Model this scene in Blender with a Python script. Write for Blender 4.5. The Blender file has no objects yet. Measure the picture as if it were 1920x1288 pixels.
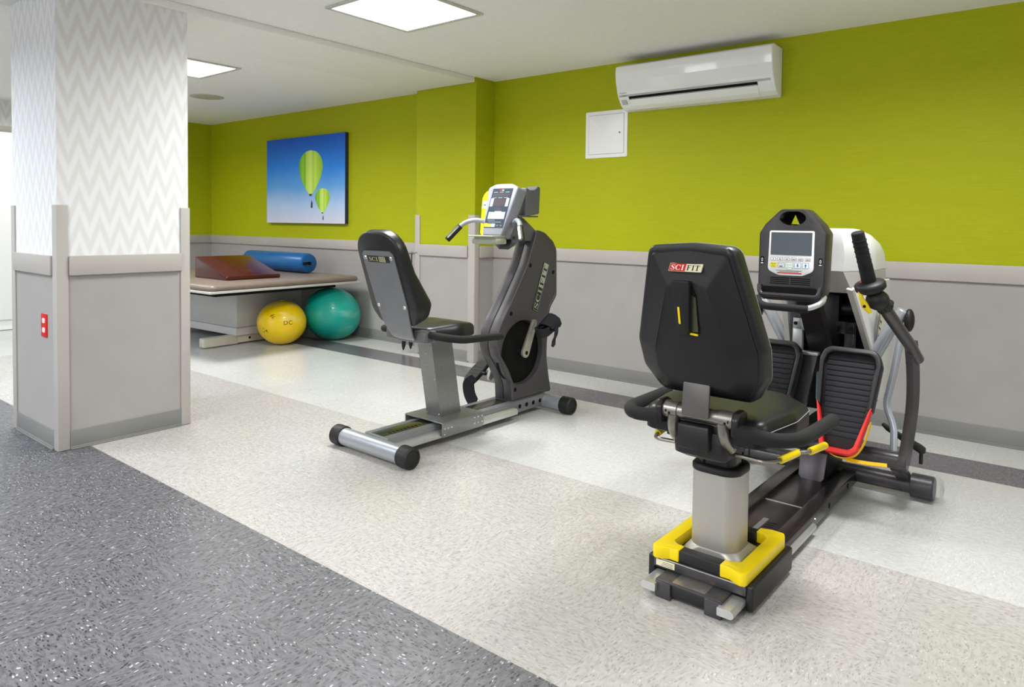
import bpy, bmesh, math, random
from mathutils import Vector, Matrix
from mathutils.geometry import tessellate_polygon
random.seed(7)
PI = math.pi
sc = bpy.context.scene
COL = sc.collection

# ------------------------------------------------------------------ camera, world, lights, exposure
cam_d = bpy.data.cameras.new('camera')
cam = bpy.data.objects.new('camera', cam_d); COL.objects.link(cam); sc.camera = cam
cam_d.sensor_fit = 'HORIZONTAL'; cam_d.sensor_width = 36.0
cam_d.lens = 1323.0 / 1920 * 36
cam_d.shift_y = (464.38 - 644) / 1920
cam_d.clip_start = 0.02
def cam_axes(yaw, p, r):
    c, s = math.cos(yaw), math.sin(yaw)
    right = Vector((c, -s, 0)); fw = Vector((s, c, 0)); up = Vector((0, 0, 1))
    f2 = fw*math.cos(p) - up*math.sin(p); d2 = -(up*math.cos(p) + fw*math.sin(p))
    return right*math.cos(r) + d2*math.sin(r), -right*math.sin(r) + d2*math.cos(r), f2
cr, cd, cf = cam_axes(-0.678993, 0.0350469, -0.0120449)
Mc = Matrix((cr, -cd, -cf)).transposed().to_4x4(); Mc.translation = (0, 0, 1.16)
cam.matrix_world = Mc

w = bpy.data.worlds.new('world'); sc.world = w; w.use_nodes = True
w.node_tree.nodes['Background'].inputs[0].default_value = (1, 1, 1, 1)
w.node_tree.nodes['Background'].inputs[1].default_value = 0.15
sc.view_settings.view_transform = 'Standard'; sc.view_settings.look = 'None'
sc.view_settings.gamma = 1.0; sc.view_settings.use_curve_mapping = False
sc.view_settings.exposure = 0.84
CEIL = 2.343
PANEL_EMIT = 5.0
def area(name, x, y, power, size=0.56, color=(0.985, 0.99, 1.0), z=CEIL-0.013, spread=160):
    l = bpy.data.lights.new(name, 'AREA'); l.energy = power; l.shape = 'SQUARE'; l.size = size; l.color = color; l.spread = math.radians(spread)     # spread narrowed so the upper walls stay darker
    o = bpy.data.objects.new(name, l); COL.objects.link(o); o.location = (x, y, z); return o
# fill lamps added at the ceiling outside the frame to light the room
area('panel_and_fill_lamp', -0.55, 2.72, 21)
area('panel_and_fill_lamp', 1.6, 2.72, 8)
area('panel_and_fill_lamp', -2.75, -0.55, 30)
area('panel_and_fill_lamp', -0.55, -0.2, 22)
area('panel_and_fill_lamp', 1.6, 0.25, 7)
area('panel_and_fill_lamp', -2.75, -2.4, 24)
area('panel_and_fill_lamp', -0.55, -2.4, 18)
area('panel_and_fill_lamp', -7.6, 2.68, 13)
area('panel_and_fill_lamp', -5.3, 0.0, 30, color=(0.80, 0.90, 1.0))  # cool lamps added here stand in for daylight from the left
area('panel_and_fill_lamp', -5.6, -2.2, 22, color=(0.82, 0.91, 1.0))
area('panel_and_fill_lamp', -7.6, 0.1, 8, color=(0.92, 0.96, 1.0))

# daylight through the two windows in the wall behind the camera
for wx in (-4.9, -0.3):
    o = area('window_daylight', wx, -3.55, 17, size=2.0, color=(0.93, 0.97, 1.0), z=1.45, spread=180)
    o.data.shape = 'RECTANGLE'; o.data.size_y = 1.3; o.rotation_euler = (PI/2, 0, 0)

# ------------------------------------------------------------------ colours and materials
def lin(h):
    h = h.lstrip('#'); out = []
    for i in (0, 2, 4):
        c = int(h[i:i+2], 16) / 255
        out.append(c/12.92 if c <= 0.04045 else ((c+0.055)/1.055)**2.4)
    return (*out, 1)
class NT:
    def __init__(s, name):
        s.m = bpy.data.materials.new(name); s.m.use_nodes = True; s.t = s.m.node_tree; s.n = s.t.nodes
        s.b = s.n['Principled BSDF']
    def new(s, typ, **kw):
        n = s.n.new(typ)
        for k, v in kw.items(): setattr(n, k, v)
        return n
    def put(s, sock, v):
        if hasattr(v, 'is_linked') or isinstance(v, bpy.types.NodeSocket): s.t.links.new(v, sock)
        else: sock.default_value = v
    def math(s, op, a, b=None, c=None, clamp=False):
        n = s.new('ShaderNodeMath', operation=op, use_clamp=clamp)
        s.put(n.inputs[0], a)
        if b is not None: s.put(n.inputs[1], b)
        if c is not None: s.put(n.inputs[2], c)
        return n.outputs[0]
    def mix(s, f, a, b):
        n = s.new('ShaderNodeMix', data_type='RGBA')
        s.put(n.inputs[0], f); s.put(n.inputs[6], a); s.put(n.inputs[7], b); return n.outputs[2]
    def fmix(s, f, a, b):
        n = s.new('ShaderNodeMix', data_type='FLOAT')
        s.put(n.inputs[0], f); s.put(n.inputs[2], a); s.put(n.inputs[3], b); return n.outputs[0]
    def coord(s, which='Object'): return s.new('ShaderNodeTexCoord').outputs[which]
    def scale(s, v, sx, sy, sz):
        n = s.new('ShaderNodeMapping'); s.t.links.new(v, n.inputs[0]); n.inputs[3].default_value = (sx, sy, sz); return n.outputs[0]
    def noise(s, v, sc_, detail=3, rough=0.5):
        n = s.new('ShaderNodeTexNoise'); s.t.links.new(v, n.inputs['Vector']); n.inputs['Scale'].default_value = sc_
        n.inputs['Detail'].default_value = detail; n.inputs['Roughness'].default_value = rough; return n.outputs[0]
    def ramp(s, f, stops):
        n = s.new('ShaderNodeValToRGB'); s.t.links.new(f, n.inputs[0]); e = n.color_ramp.elements
        while len(e) < len(stops): e.new(0.5)
        for el, (p, c) in zip(e, stops):
            el.position = p; el.color = c if len(c) == 4 else (*c, 1)
        return n.outputs[0]
    def sep(s, v):
        n = s.new('ShaderNodeSeparateXYZ'); s.t.links.new(v, n.inputs[0]); return n.outputs
    def comb(s, x, y, z):
        n = s.new('ShaderNodeCombineXYZ'); s.put(n.inputs[0], x); s.put(n.inputs[1], y); s.put(n.inputs[2], z); return n.outputs[0]
    def bump(s, h, strength=0.2, dist=0.002):
        n = s.new('ShaderNodeBump'); s.t.links.new(h, n.inputs['Height']); n.inputs['Strength'].default_value = strength
        n.inputs['Distance'].default_value = dist; s.t.links.new(n.outputs[0], s.b.inputs['Normal'])
def mat(name, col, rough=0.5, metal=0.0, var=0.06, vs=30, bump=0.0, bs=400, spec=0.5, coat=0.0, stretch=None, sheen=0):
    t = NT(name); c = lin(col); co = t.coord()
    if stretch: co = t.scale(co, *stretch)
    f = t.noise(co, vs, 4)
    a = tuple(x*(1-var) for x in c[:3]) + (1,); b = tuple(min(1, x*(1+var)) for x in c[:3]) + (1,)
    t.put(t.b.inputs['Base Color'], t.ramp(f, [(0.3, a), (0.7, b)]))
    t.put(t.b.inputs['Roughness'], t.fmix(f, max(0.02, rough*(1-min(0.1, var))), min(1, rough*(1+min(0.1, var)))))
    t.b.inputs['Metallic'].default_value = metal; t.b.inputs['Specular IOR Level'].default_value = spec
    t.b.inputs['Coat Weight'].default_value = coat; t.b.inputs['Coat Roughness'].default_value = 0.08
    if bump: t.bump(t.noise(co, bs, 2), bump, 0.001)
    return t.m
def emit_mat(name, col, strength):
    t = NT(name); t.b.inputs['Base Color'].default_value = (0.8, 0.8, 0.8, 1)
    t.b.inputs['Emission Color'].default_value = col; t.b.inputs['Emission Strength'].default_value = strength
    return t.m
M = {}
M['white_paint'] = mat('white_paint', '#F4F3F0', 0.75, var=0.02, bump=0.05, bs=150)
M['panel_grey'] = mat('panel_grey', '#A19D9A', 0.5, var=0.03, vs=6, bump=0.05, bs=300)
M['trim_grey'] = mat('trim_grey', '#B0ABA5', 0.42, var=0.02, vs=5)
M['base_grey'] = mat('base_grey', '#7C7C79', 0.45, var=0.05, vs=4)
M['white_plastic'] = mat('white_plastic', '#F1F1EF', 0.32, var=0.002)
M['white_gloss'] = mat('white_gloss', '#F2F2F1', 0.08, var=0.001, coat=0.6)
M['grey_line'] = mat('grey_line', '#B8B8B8', 0.4, var=0.01)
M['black_plastic'] = mat('black_plastic', '#131214', 0.45, var=0.1, bump=0.08, bs=500)
M['shell_plastic'] = mat('shell_plastic', '#19181A', 0.5, var=0.06, vs=12, bump=0.1, bs=700, spec=0.4)
M['console_plastic'] = mat('console_plastic', '#2B282A', 0.35, var=0.06, vs=12, bump=0.05, bs=700)
M['shroud_plastic'] = mat('shroud_plastic', '#454244', 0.42, var=0.12, vs=500, bump=0.12, bs=700)
M['black_rubber'] = mat('black_rubber', '#0F0E10', 0.55, var=0.1, bump=0.1, bs=300)
M['foam'] = mat('foam', '#121112', 0.85, var=0.12, vs=300, bump=0.15, bs=900)
M['black'] = mat('black', '#060606', 0.7, var=0.05, spec=0.2)
M['vinyl'] = mat('vinyl', '#141517', 0.38, var=0.04, vs=60, bump=0.06, bs=1500)
M['vinyl_gloss'] = mat('vinyl_gloss', '#151618', 0.36, var=0.04, vs=60, bump=0.05, bs=1500, spec=0.38)
M['fabric_black'] = mat('fabric_black', '#15161C', 0.8, var=0.2, vs=200, bump=0.3, bs=800)
M['stitch'] = mat('stitch', '#9A9A98', 0.7)
M['steel_grey'] = mat('steel_grey', '#8C8E90', 0.38, metal=0.55, var=0.05, vs=80, bump=0.06, bs=500)
M['silver_paint'] = mat('silver_paint', '#A6AAB0', 0.33, metal=0.45, var=0.04, vs=20)
M['plate_grey'] = mat('plate_grey', '#74767A', 0.38, metal=0.3, var=0.04, vs=20)
M['brushed_steel'] = mat('brushed_steel', '#8A8B89', 0.34, metal=0.8, var=0.12, vs=40, stretch=(1, 1, 14), bump=0.05, bs=200)
M['carriage_steel'] = mat('carriage_steel', '#8F9192', 0.36, metal=0.75, var=0.06, vs=30)
M['aluminium'] = mat('aluminium', '#C9CBCB', 0.3, metal=0.7, var=0.04, vs=30)
M['alu_column'] = mat('alu_column', '#B4B1AB', 0.42, metal=0.55, var=0.03, vs=60, stretch=(8, 8, 1))
M['bronze'] = mat('bronze', '#5C5A48', 0.2, metal=0.75, var=0.1, vs=10)
M['dark_metal'] = mat('dark_metal', '#322F30', 0.3, metal=0.5, var=0.08, vs=60)
M['dark_gloss'] = mat('dark_gloss', '#33302F', 0.24, metal=0.45, var=0.08, vs=20)
M['plate_mauve'] = mat('plate_mauve', '#5C575C', 0.3, metal=0.5, var=0.05, vs=20)
M['bracket_grey'] = mat('bracket_grey', '#625F5D', 0.4, metal=0.4, var=0.04, vs=30)
M['cap_black'] = mat('cap_black', '#0B0B0D', 0.32)
M['foot_metal'] = mat('foot_metal', '#474548', 0.36, metal=0.35, var=0.04, vs=30)
M['arm_metal'] = mat('arm_metal', '#565355', 0.28, metal=0.6, var=0.05, vs=40)
M['gunmetal'] = mat('gunmetal', '#918C86', 0.3, metal=0.8, var=0.06, vs=80)
M['chrome'] = mat('chrome', '#DADADA', 0.12, metal=1.0, var=0.03)
M['crank_metal'] = mat('crank_metal', '#B8B4A6', 0.3, metal=0.6, var=0.05)
M['console_grey'] = mat('console_grey', '#85878F', 0.42, var=0.03, vs=20, bump=0.03)
M['console_dark'] = mat('console_dark', '#5C5D60', 0.45, var=0.04, vs=20)
M['tray_plastic'] = mat('tray_plastic', '#A9AC9B', 0.25, var=0.04)
M['yellow'] = mat('yellow', '#F2D500', 0.4, var=0.03, vs=20, bump=0.04, bs=600)
M['yellow_strap'] = mat('yellow_strap', '#F0C010', 0.55, var=0.05)
M['red'] = mat('red', '#E02A26', 0.45, var=0.05)
M['orange'] = mat('orange', '#D9552A', 0.5)
M['red_outlet'] = mat('red_outlet', '#D21C1A', 0.35, var=0.04)
M['white_print'] = mat('white_print', '#F2F2F0', 0.5, var=0.01)
M['black_print'] = mat('black_print', '#0B0B0B', 0.4, var=0.01)
M['pale_blue'] = mat('pale_blue', '#A9C6D0', 0.4, var=0.02)
M['lime_print'] = mat('lime_print', '#C2D92E', 0.5)
M['display'] = mat('display', '#3A424D', 0.18, var=0.03)
M['lcd'] = mat('lcd', '#4B464A', 0.25, var=0.03)
M['screen'] = mat('screen', '#454D58', 0.12, var=0.02, coat=0.4)
M['key_blue'] = mat('key_blue', '#1F74C8', 0.45)
M['key_green'] = mat('key_green', '#19A865', 0.45)
M['key_navy'] = mat('key_navy', '#2A2F55', 0.45)
M['key_grey'] = mat('key_grey', '#55555A', 0.45)
M['key_yellow'] = mat('key_yellow', '#EDE23E', 0.45)
M['badge_red'] = mat('badge_red', '#C8201C', 0.3)
M['badge_cream'] = mat('badge_cream', '#E9E0BE', 0.3)
M['badge_gold'] = mat('badge_gold', '#C9C3A0', 0.3, metal=0.4)
M['badge_sage'] = mat('badge_sage', '#A9AF98', 0.35)
M['maroon'] = mat('maroon', '#430F0A', 0.25, var=0.08, vs=10, coat=0.2)
M['blue_vinyl'] = mat('blue_vinyl', '#03548F', 0.33, var=0.06, vs=10)
M['taupe'] = mat('taupe', '#786A60', 0.38, var=0.05, vs=10)
M['board_white'] = mat('board_white', '#C9C7C0', 0.4, var=0.02)
M['metal_white'] = mat('metal_white', '#C8C6C4', 0.4, var=0.02, vs=8)
M['ivory'] = mat('ivory', '#CFC9BA', 0.45, var=0.05)
M['cool_blue'] = mat('cool_blue', '#7FA3B3', 0.4)
M['blue_grip'] = mat('blue_grip', '#1253B5', 0.5)
M['amber_grip'] = mat('amber_grip', '#D9B23C', 0.5)
M['diffuser'] = emit_mat('diffuser', (0.99, 0.99, 1.0, 1), PANEL_EMIT)
M['detector'] = mat('detector', '#B9B6A2', 0.6, var=0.05)
M['lamp_frame'] = mat('lamp_frame', '#C6C6BE', 0.4)
M['shroud_white'] = mat('shroud_white', '#E4E4E2', 0.32, var=0.02, vs=8)
M['shroud_beige'] = mat('shroud_beige', '#B5B2AC', 0.36, var=0.02, vs=8)
M['plastic_wrap'] = None

def m_wrap():
    t = NT('plastic_wrap'); t.b.inputs['Base Color'].default_value = (0.25, 0.26, 0.28, 1); t.b.inputs['Roughness'].default_value = 0.1
    t.b.inputs['Alpha'].default_value = 0.13
    t.bump(t.noise(t.coord(), 60, 3), 0.9, 0.01); return t.m
M['plastic_wrap'] = m_wrap()

def m_green():
    t = NT('green_wallcovering'); co = t.coord()
    weave = t.noise(t.scale(co, 6, 6, 190), 1.0, 4, 0.6)
    cross = t.noise(t.scale(co, 60, 60, 30), 1.0, 2)
    blot = t.noise(co, 2.2, 3)
    f = t.math('ADD', t.math('MULTIPLY', weave, 0.8), t.math('MULTIPLY', cross, 0.2))
    c = t.ramp(f, [(0.3, lin('#A1A80A')), (0.7, lin('#AEB416'))])
    c2 = t.mix(t.math('MULTIPLY', blot, 0.25), c, lin('#A9A60C'))
    t.put(t.b.inputs['Base Color'], c2); t.b.inputs['Roughness'].default_value = 0.55
    t.b.inputs['Specular IOR Level'].default_value = 0.18
    t.bump(f, 0.25, 0.002); return t.m
M['green'] = m_green()

def m_chevron():
    t = NT('chevron_wallpaper'); s = t.sep(t.coord())
    h = t.math('ADD', s[0], s[1])
    tri = t.math('PINGPONG', h, 0.0475)                       # 0..0.0475, a zigzag every 95 mm
    z = t.math('ADD', s[2], t.math('MULTIPLY', tri, -2.75))
    st = t.math('PINGPONG', z, 0.072)                          # a band every 144 mm
    f = t.math('DIVIDE', st, 0.072)
    streak = t.noise(t.scale(t.coord(), 140, 140, 1.5), 1.0, 2)
    f2 = t.math('ADD', f, t.math('MULTIPLY', t.math('SUBTRACT', streak, 0.5), 0.3))
    c = t.ramp(f2, [(0.28, lin('#DFDDDB')), (0.68, lin('#EAEAEB'))])
    t.put(t.b.inputs['Base Color'], c); t.b.inputs['Roughness'].default_value = 0.55
    return t.m
M['chevron'] = m_chevron()

TILE = 0.3055; TX0 = -2.53; TY0 = 1.427
def m_floor():
    t = NT('vinyl_composition_tile'); co = t.coord(); s = t.sep(co)
    ix = t.math('FLOOR', t.math('DIVIDE', t.math('SUBTRACT', s[0], TX0), TILE))
    iy = t.math('FLOOR', t.math('DIVIDE', t.math('SUBTRACT', s[1], TY0), TILE))
    par = t.math('PINGPONG', t.math('ADD', ix, iy), 1.0)
    wn = t.new('ShaderNodeTexWhiteNoise', noise_dimensions='2D'); t.t.links.new(t.comb(ix, iy, 0.0), wn.inputs['Vector'])
    off = t.sep(wn.outputs['Color'])
    # stretched flecks, turned by a quarter from tile to tile
    lx = t.fmix(par, s[0], s[1]); ly = t.fmix(par, s[1], s[0])
    vx = t.math('ADD', lx, t.math('MULTIPLY', off[0], 9.0)); vy = t.math('ADD', ly, t.math('MULTIPLY', off[1], 9.0))
    wob = t.math('MULTIPLY', t.math('SUBTRACT', t.noise(co, 9, 2), 0.5), 0.05)
    vec = t.comb(t.math('MULTIPLY', vx, 0.36), t.math('ADD', vy, wob), 0.0)
    def vor(scale, rnd=1.0):
        n = t.new('ShaderNodeTexVoronoi', feature='F1'); t.t.links.new(vec, n.inputs['Vector']); n.inputs['Scale'].default_value = scale
        n.inputs['Randomness'].default_value = rnd; return n
    v1 = vor(190); v2 = vor(120)
    c1 = t.sep(v1.outputs['Color']); c2 = t.sep(v2.outputs['Color'])
    small1 = t.math('LESS_THAN', v1.outputs['Distance'], 0.42); small2 = t.math('LESS_THAN', v2.outputs['Distance'], 0.34)
    dark = t.math('MULTIPLY', small1, t.math('GREATER_THAN', c1[0], 0.76))
    dark2 = t.math('MULTIPLY', small2, t.math('GREATER_THAN', c2[0], 0.90))
    light = t.math('MULTIPLY', small1, t.math('LESS_THAN', c1[0], 0.055))
    mott = t.noise(vec, 85, 5, 0.68); cloud = t.noise(co, 1.6, 3)
    tone = t.math('ADD', 0.97, t.math('MULTIPLY', off[2], 0.045))
    darkall = t.math('MAXIMUM', dark, dark2)
    def tile(base_a, base_b, dk, lt, ds, ls):
        c = t.ramp(mott, [(0.36, lin(base_a)), (0.58, lin(base_b))])
        c = t.mix(t.math('MULTIPLY', darkall, ds), c, lin(dk)); c = t.mix(t.math('MULTIPLY', light, ls), c, lin(lt)); return c
    grey = tile('#47474A', '#6B6B6E', '#1C1C1F', '#B4B4B8', 0.9, 0.85)
    beige = tile('#A9A5A0', '#BAB7B2', '#827D77', '#DAD8D4', 0.45, 0.45)
    white = tile('#BBBBB8', '#C7C7C4', '#A4A59F', '#E0E0DD', 0.35, 0.6)
    strip = tile('#5B595D', '#6A686C', '#3C3B40', '#A8A6AA', 0.6, 0.5)
    gt = lambda v, th: t.math('GREATER_THAN', v, th)
    c = t.mix(gt(s[1], TY0), grey, t.mix(gt(s[0], -6.965), white, beige))
    c = t.mix(gt(s[1], TY0 + 4*TILE), c, white)
    c = t.mix(t.math('MULTIPLY', gt(s[1], TY0 + 8*TILE), gt(s[0], -7.7)), c, strip)
    c = t.mix(gt(s[1], TY0 + 9*TILE), c, white)
    # fine joints
    fx = t.math('PINGPONG', t.math('SUBTRACT', s[0], TX0), TILE/2); fy = t.math('PINGPONG', t.math('SUBTRACT', s[1], TY0), TILE/2)
    j = t.math('LESS_THAN', t.math('MINIMUM', fx, fy), 0.0006)
    c = t.mix(t.math('MULTIPLY', j, 0.25), c, lin('#77736C'))
    m = t.new('ShaderNodeMix', data_type='RGBA', blend_type='MULTIPLY'); m.inputs[0].default_value = 1
    t.t.links.new(c, m.inputs[6]); t.t.links.new(t.comb(tone, tone, tone), m.inputs[7])
    t.put(t.b.inputs['Base Color'], m.outputs[2])
    t.put(t.b.inputs['Roughness'], t.fmix(gt(s[1], TY0), 0.42, t.fmix(cloud, 0.16, 0.30)))
    t.b.inputs['Specular IOR Level'].default_value = 0.55
    t.bump(t.noise(co, 14, 3), 0.05, 0.004)
    return t.m
M['floor'] = m_floor()

def m_sky_print():
    t = NT('sky_print'); s = t.sep(t.coord())
    f = t.math('ADD', t.math('DIVIDE', t.math('ADD', s[2], 0.463), 0.926), t.math('MULTIPLY', t.math('SUBTRACT', t.noise(t.coord(), 3.5, 5), 0.5), 0.12))
    c = t.ramp(f, [(0.0, lin('#DADBEA')), (0.2, lin('#B4CDF0')), (0.42, lin('#5FA6E8')), (0.65, lin('#1F84E6')), (1.0, lin('#0456C4'))])
    t.put(t.b.inputs['Base Color'], c); t.b.inputs['Roughness'].default_value = 0.6; return t.m
M['sky_print'] = m_sky_print()
def m_balloon(name, cx, wd):
    t = NT(name); s = t.sep(t.coord())
    f = t.math('ADD', t.math('DIVIDE', t.math('SUBTRACT', s[0], cx), wd), 0.5)
    c = t.ramp(f, [(0.0, lin('#4F9A18')), (0.10, lin('#7CC028')), (0.20, lin('#8FCC2C')), (0.27, lin('#6FB21E')), (0.31, lin('#B9E046')), (0.50, lin('#D6F07A')), (0.62, lin('#B4DC3C')), (0.68, lin('#C9E85C')), (0.85, lin('#A8D434')), (1.0, lin('#8CC42A'))])
    t.put(t.b.inputs['Base Color'], c); t.b.inputs['Roughness'].default_value = 0.6; return t.m
M['balloon_print'] = m_balloon('balloon_print', 0.125, 0.425)
M['balloon_print_small'] = m_balloon('balloon_print_small', 0.333, 0.25)
def m_ball(name, base, pale):
    t = NT(name); co = t.coord(); s = t.sep(co)
    rings = t.math('SINE', t.math('MULTIPLY', s[2], 620.0))
    f = t.noise(t.scale(co, 2.6, 2.6, 9.0), 1.0, 3)
    c = t.mix(t.ramp(f, [(0.57, (0, 0, 0)), (0.72, (0.85, 0.85, 0.85))]), lin(base), lin(pale))
    t.put(t.b.inputs['Base Color'], c); t.b.inputs['Roughness'].default_value = 0.3; t.b.inputs['Coat Weight'].default_value = 0.2
    t.bump(rings, 0.25, 0.0015); return t.m
M['ball_yellow'] = m_ball('ball_yellow', '#FFD602', '#F2E6A8')
M['ball_green'] = m_ball('ball_green', '#0DA796', '#8CC9B4')

# ------------------------------------------------------------------ mesh builder
def rp(pts, r, n=4):
    """round the corners of a closed polygon; r is a number or a list"""
    out = []; N = len(pts)
    for i in range(N):
        p = Vector(pts[i]); a = Vector(pts[i-1]); b = Vector(pts[(i+1) % N]); ri = r[i] if isinstance(r, (list, tuple)) else r
        da, db = a-p, b-p; la, lb = da.length, db.length
        if ri <= 1e-6 or la < 1e-9 or lb < 1e-9: out.append(tuple(p)); continue
        da /= la; db /= lb; ang = math.acos(max(-1, min(1, da.dot(db))))
        if ang > PI-0.02: out.append(tuple(p)); continue
        d = min(ri/math.tan(ang/2), la*0.49, lb*0.49); rr = d*math.tan(ang/2)
        c = p + (da+db).normalized()*(rr/math.sin(ang/2))
        s, e = p+da*d-c, p+db*d-c
        a0 = math.atan2(s.y, s.x); a1 = math.atan2(e.y, e.x); dd = (a1-a0+PI) % (2*PI)-PI
        for k in range(n+1):
            t = a0+dd*k/n; out.append((c.x+rr*math.cos(t), c.y+rr*math.sin(t)))
    return out
def ccw(p):
    a = sum(p[i-1][0]*p[i][1]-p[i][0]*p[i-1][1] for i in range(len(p)))
    return list(p) if a > 0 else list(p)[::-1]
def inset(p, d):
    N = len(p); out = []
    for i in range(N):
        a, b, c = Vector(p[i-1]), Vector(p[i]), Vector(p[(i+1) % N])
        e1, e2 = b-a, c-b
        n1 = Vector((-e1.y, e1.x)).normalized() if e1.length > 1e-9 else None
        n2 = Vector((-e2.y, e2.x)).normalized() if e2.length > 1e-9 else None
        n1 = n1 or n2 or Vector((0, 0)); n2 = n2 or n1
        m = n1+n2
        if m.length < 1e-6: m = n1
        m.normalize(); k = max(0.5, m.dot(n1)); q = b+m*(d/k); out.append((q.x, q.y))
    return out
def circle(cx, cy, r, n=32): return [(cx+r*math.cos(2*PI*i/n), cy+r*math.sin(2*PI*i/n)) for i in range(n)]
def rrect(x0, x1, y0, y1, r, n=4): return rp([(x0, y0), (x1, y0), (x1, y1), (x0, y1)], r, n)
AX = {'XY': lambda a, b, h: Vector((a, b, h)), 'YZ': lambda a, b, h: Vector((h, a, b)), 'XZ': lambda a, b, h: Vector((a, -h, b))}
def smooth_path(pts, r, n=5):
    if r <= 0: return [Vector(p) for p in pts]
    P = [Vector(p) for p in pts]; out = [P[0]]
    for i in range(1, len(P)-1):
        p, a, b = P[i], P[i-1], P[i+1]; da, db = a-p, b-p; la, lb = da.length, db.length
        d = min(r, la*0.49, lb*0.49); s, e = p+da/la*d, p+db/lb*d
        for k in range(n+1):
            t = k/n; out.append(s*(1-t)**2+p*2*t*(1-t)+e*t*t)
    out.append(P[-1]); return out
class MB:
    def __init__(s): s.bm = bmesh.new(); s.mi = 0; s.M = Matrix.Identity(4)
    def at(s, M): s.M = M; return s
    def mat(s, i): s.mi = i; return s
    def v(s, co): return s.bm.verts.new(s.M @ Vector(co))
    def f(s, vs):
        try:
            f = s.bm.faces.new(vs); f.material_index = s.mi; return f
        except ValueError: return None
    def merge(s, b2):
        mp = {}
        for v in b2.verts: mp[v] = s.v(v.co)
        for f in b2.faces: s.f([mp[v] for v in f.verts])
        b2.free(); return s
    def box(s, x0, x1, y0, y1, z0, z1, bev=0.0, seg=2):
        b = bmesh.new(); bmesh.ops.create_cube(b, size=1)
        for v in b.verts: v.co = Vector(((x0+x1)/2+v.co.x*(x1-x0), (y0+y1)/2+v.co.y*(y1-y0), (z0+z1)/2+v.co.z*(z1-z0)))
        if bev: bmesh.ops.bevel(b, geom=b.edges[:], offset=min(bev, 0.45*min(abs(x1-x0), abs(y1-y0), abs(z1-z0))), segments=seg, profile=0.5, affect='EDGES')
        return s.merge(b)
    def loops(s, L, cap0=True, cap1=True, closed=True, tri=None):
        """skin a list of equal-length loops of points"""
        R = [[s.v(p) for p in l] for l in L]; n = len(R[0])
        for a, b in zip(R, R[1:]):
            for i in range(n if closed else n-1):
                j = (i+1) % n; s.f([a[i], a[j], b[j], b[i]])
        for on, r in ((cap0, R[0][::-1]), (cap1, R[-1])):
            if not on: continue
            if tri:
                q = R[0] if r is not R[-1] else r
                for t in tri: s.f([q[i] for i in t])
            else: s.f(r)
        return s
    def layers(s, pts, lay, mp, cap0=True, cap1=True, dome=None):
        """stack insets of an outline: lay = [(inset, height)]; dome=(rings, rise) closes the last one with a soft dome"""
        pts = ccw(pts); L = [[mp(a, b, h) for a, b in (inset(pts, d) if d else pts)] for d, h in lay]
        if dome:
            k, rise = dome; last = inset(pts, lay[-1][0]) if lay[-1][0] else pts; h = lay[-1][1]
            cx = sum(p[0] for p in last)/len(last); cy = sum(p[1] for p in last)/len(last)
            for i in range(1, k+1):
                t = i/(k+0.35); L.append([mp(a+(cx-a)*t, b+(cy-b)*t, h+rise*(1-(1-t)**2)) for a, b in last])
        conc = any((pts[i][0]-pts[i-1][0])*(pts[(i+1) % len(pts)][1]-pts[i][1])-(pts[i][1]-pts[i-1][1])*(pts[(i+1) % len(pts)][0]-pts[i][0]) < -1e-10 for i in range(len(pts)))
        return s.loops(L, cap0, cap1, tri=tessellate_polygon([[Vector((a, b, 0)) for a, b in pts]]) if conc else None)
    def prism(s, pts, ax, d0, d1, bev=0.0, seg=2):
        mp = AX[ax] if isinstance(ax, str) else ax
        if d1 < d0: d0, d1 = d1, d0
        if bev:
            q = [(bev*(1-math.sin(PI/2*k/seg)), bev*(1-math.cos(PI/2*k/seg))) for k in range(seg+1)]
            lay = [(i, d0+h) for i, h in q] + [(i, d1-h) for i, h in q[::-1]]
        else: lay = [(0, d0), (0, d1)]
        return s.layers(pts, lay, mp)
    def tube(s, pts, r, seg=12, fil=0.0, n=5, cap=True, rnd=0.0, flat=None):
        """round bar along a path; r a number or one per point (no fillet); flat=(w,h) squashes"""
        P = smooth_path(pts, fil, n) if fil else [Vector(p) for p in pts]
        rs = r if isinstance(r, (list, tuple)) else [r]*len(P)
        if rnd:
            a = (P[0]-P[1]).normalized(); b = (P[-1]-P[-2]).normalized(); k = 3; P0, P1, r0, r1 = [], [], [], []
            for i in range(k, 0, -1):
                an = PI/2*i/k*0.92; P0.append(P[0]+a*rnd*math.sin(an)); r0.append(rs[0]-rnd*(1-math.cos(an)))
            for i in range(1, k+1):
                an = PI/2*i/k*0.92; P1.append(P[-1]+b*rnd*math.sin(an)); r1.append(rs[-1]-rnd*(1-math.cos(an)))
            P = P0+P+P1; rs = r0+list(rs)+r1
        t = (P[1]-P[0]).normalized(); up = Vector((0, 0, 1)) if abs(t.z) < 0.9 else Vector((1, 0, 0))
        x = t.cross(up).normalized(); L = []
        for i, p in enumerate(P):
            t2 = ((P[min(i+1, len(P)-1)]-P[max(i-1, 0)])).normalized()
            x = (x-t2*x.dot(t2)).normalized(); y = t2.cross(x)
            fw, fh = flat if flat else (1, 1)
            L.append([p+(x*math.cos(2*PI*k/seg)*fw+y*math.sin(2*PI*k/seg)*fh)*rs[i] for k in range(seg)])
        return s.loops(L, cap, cap)
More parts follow.
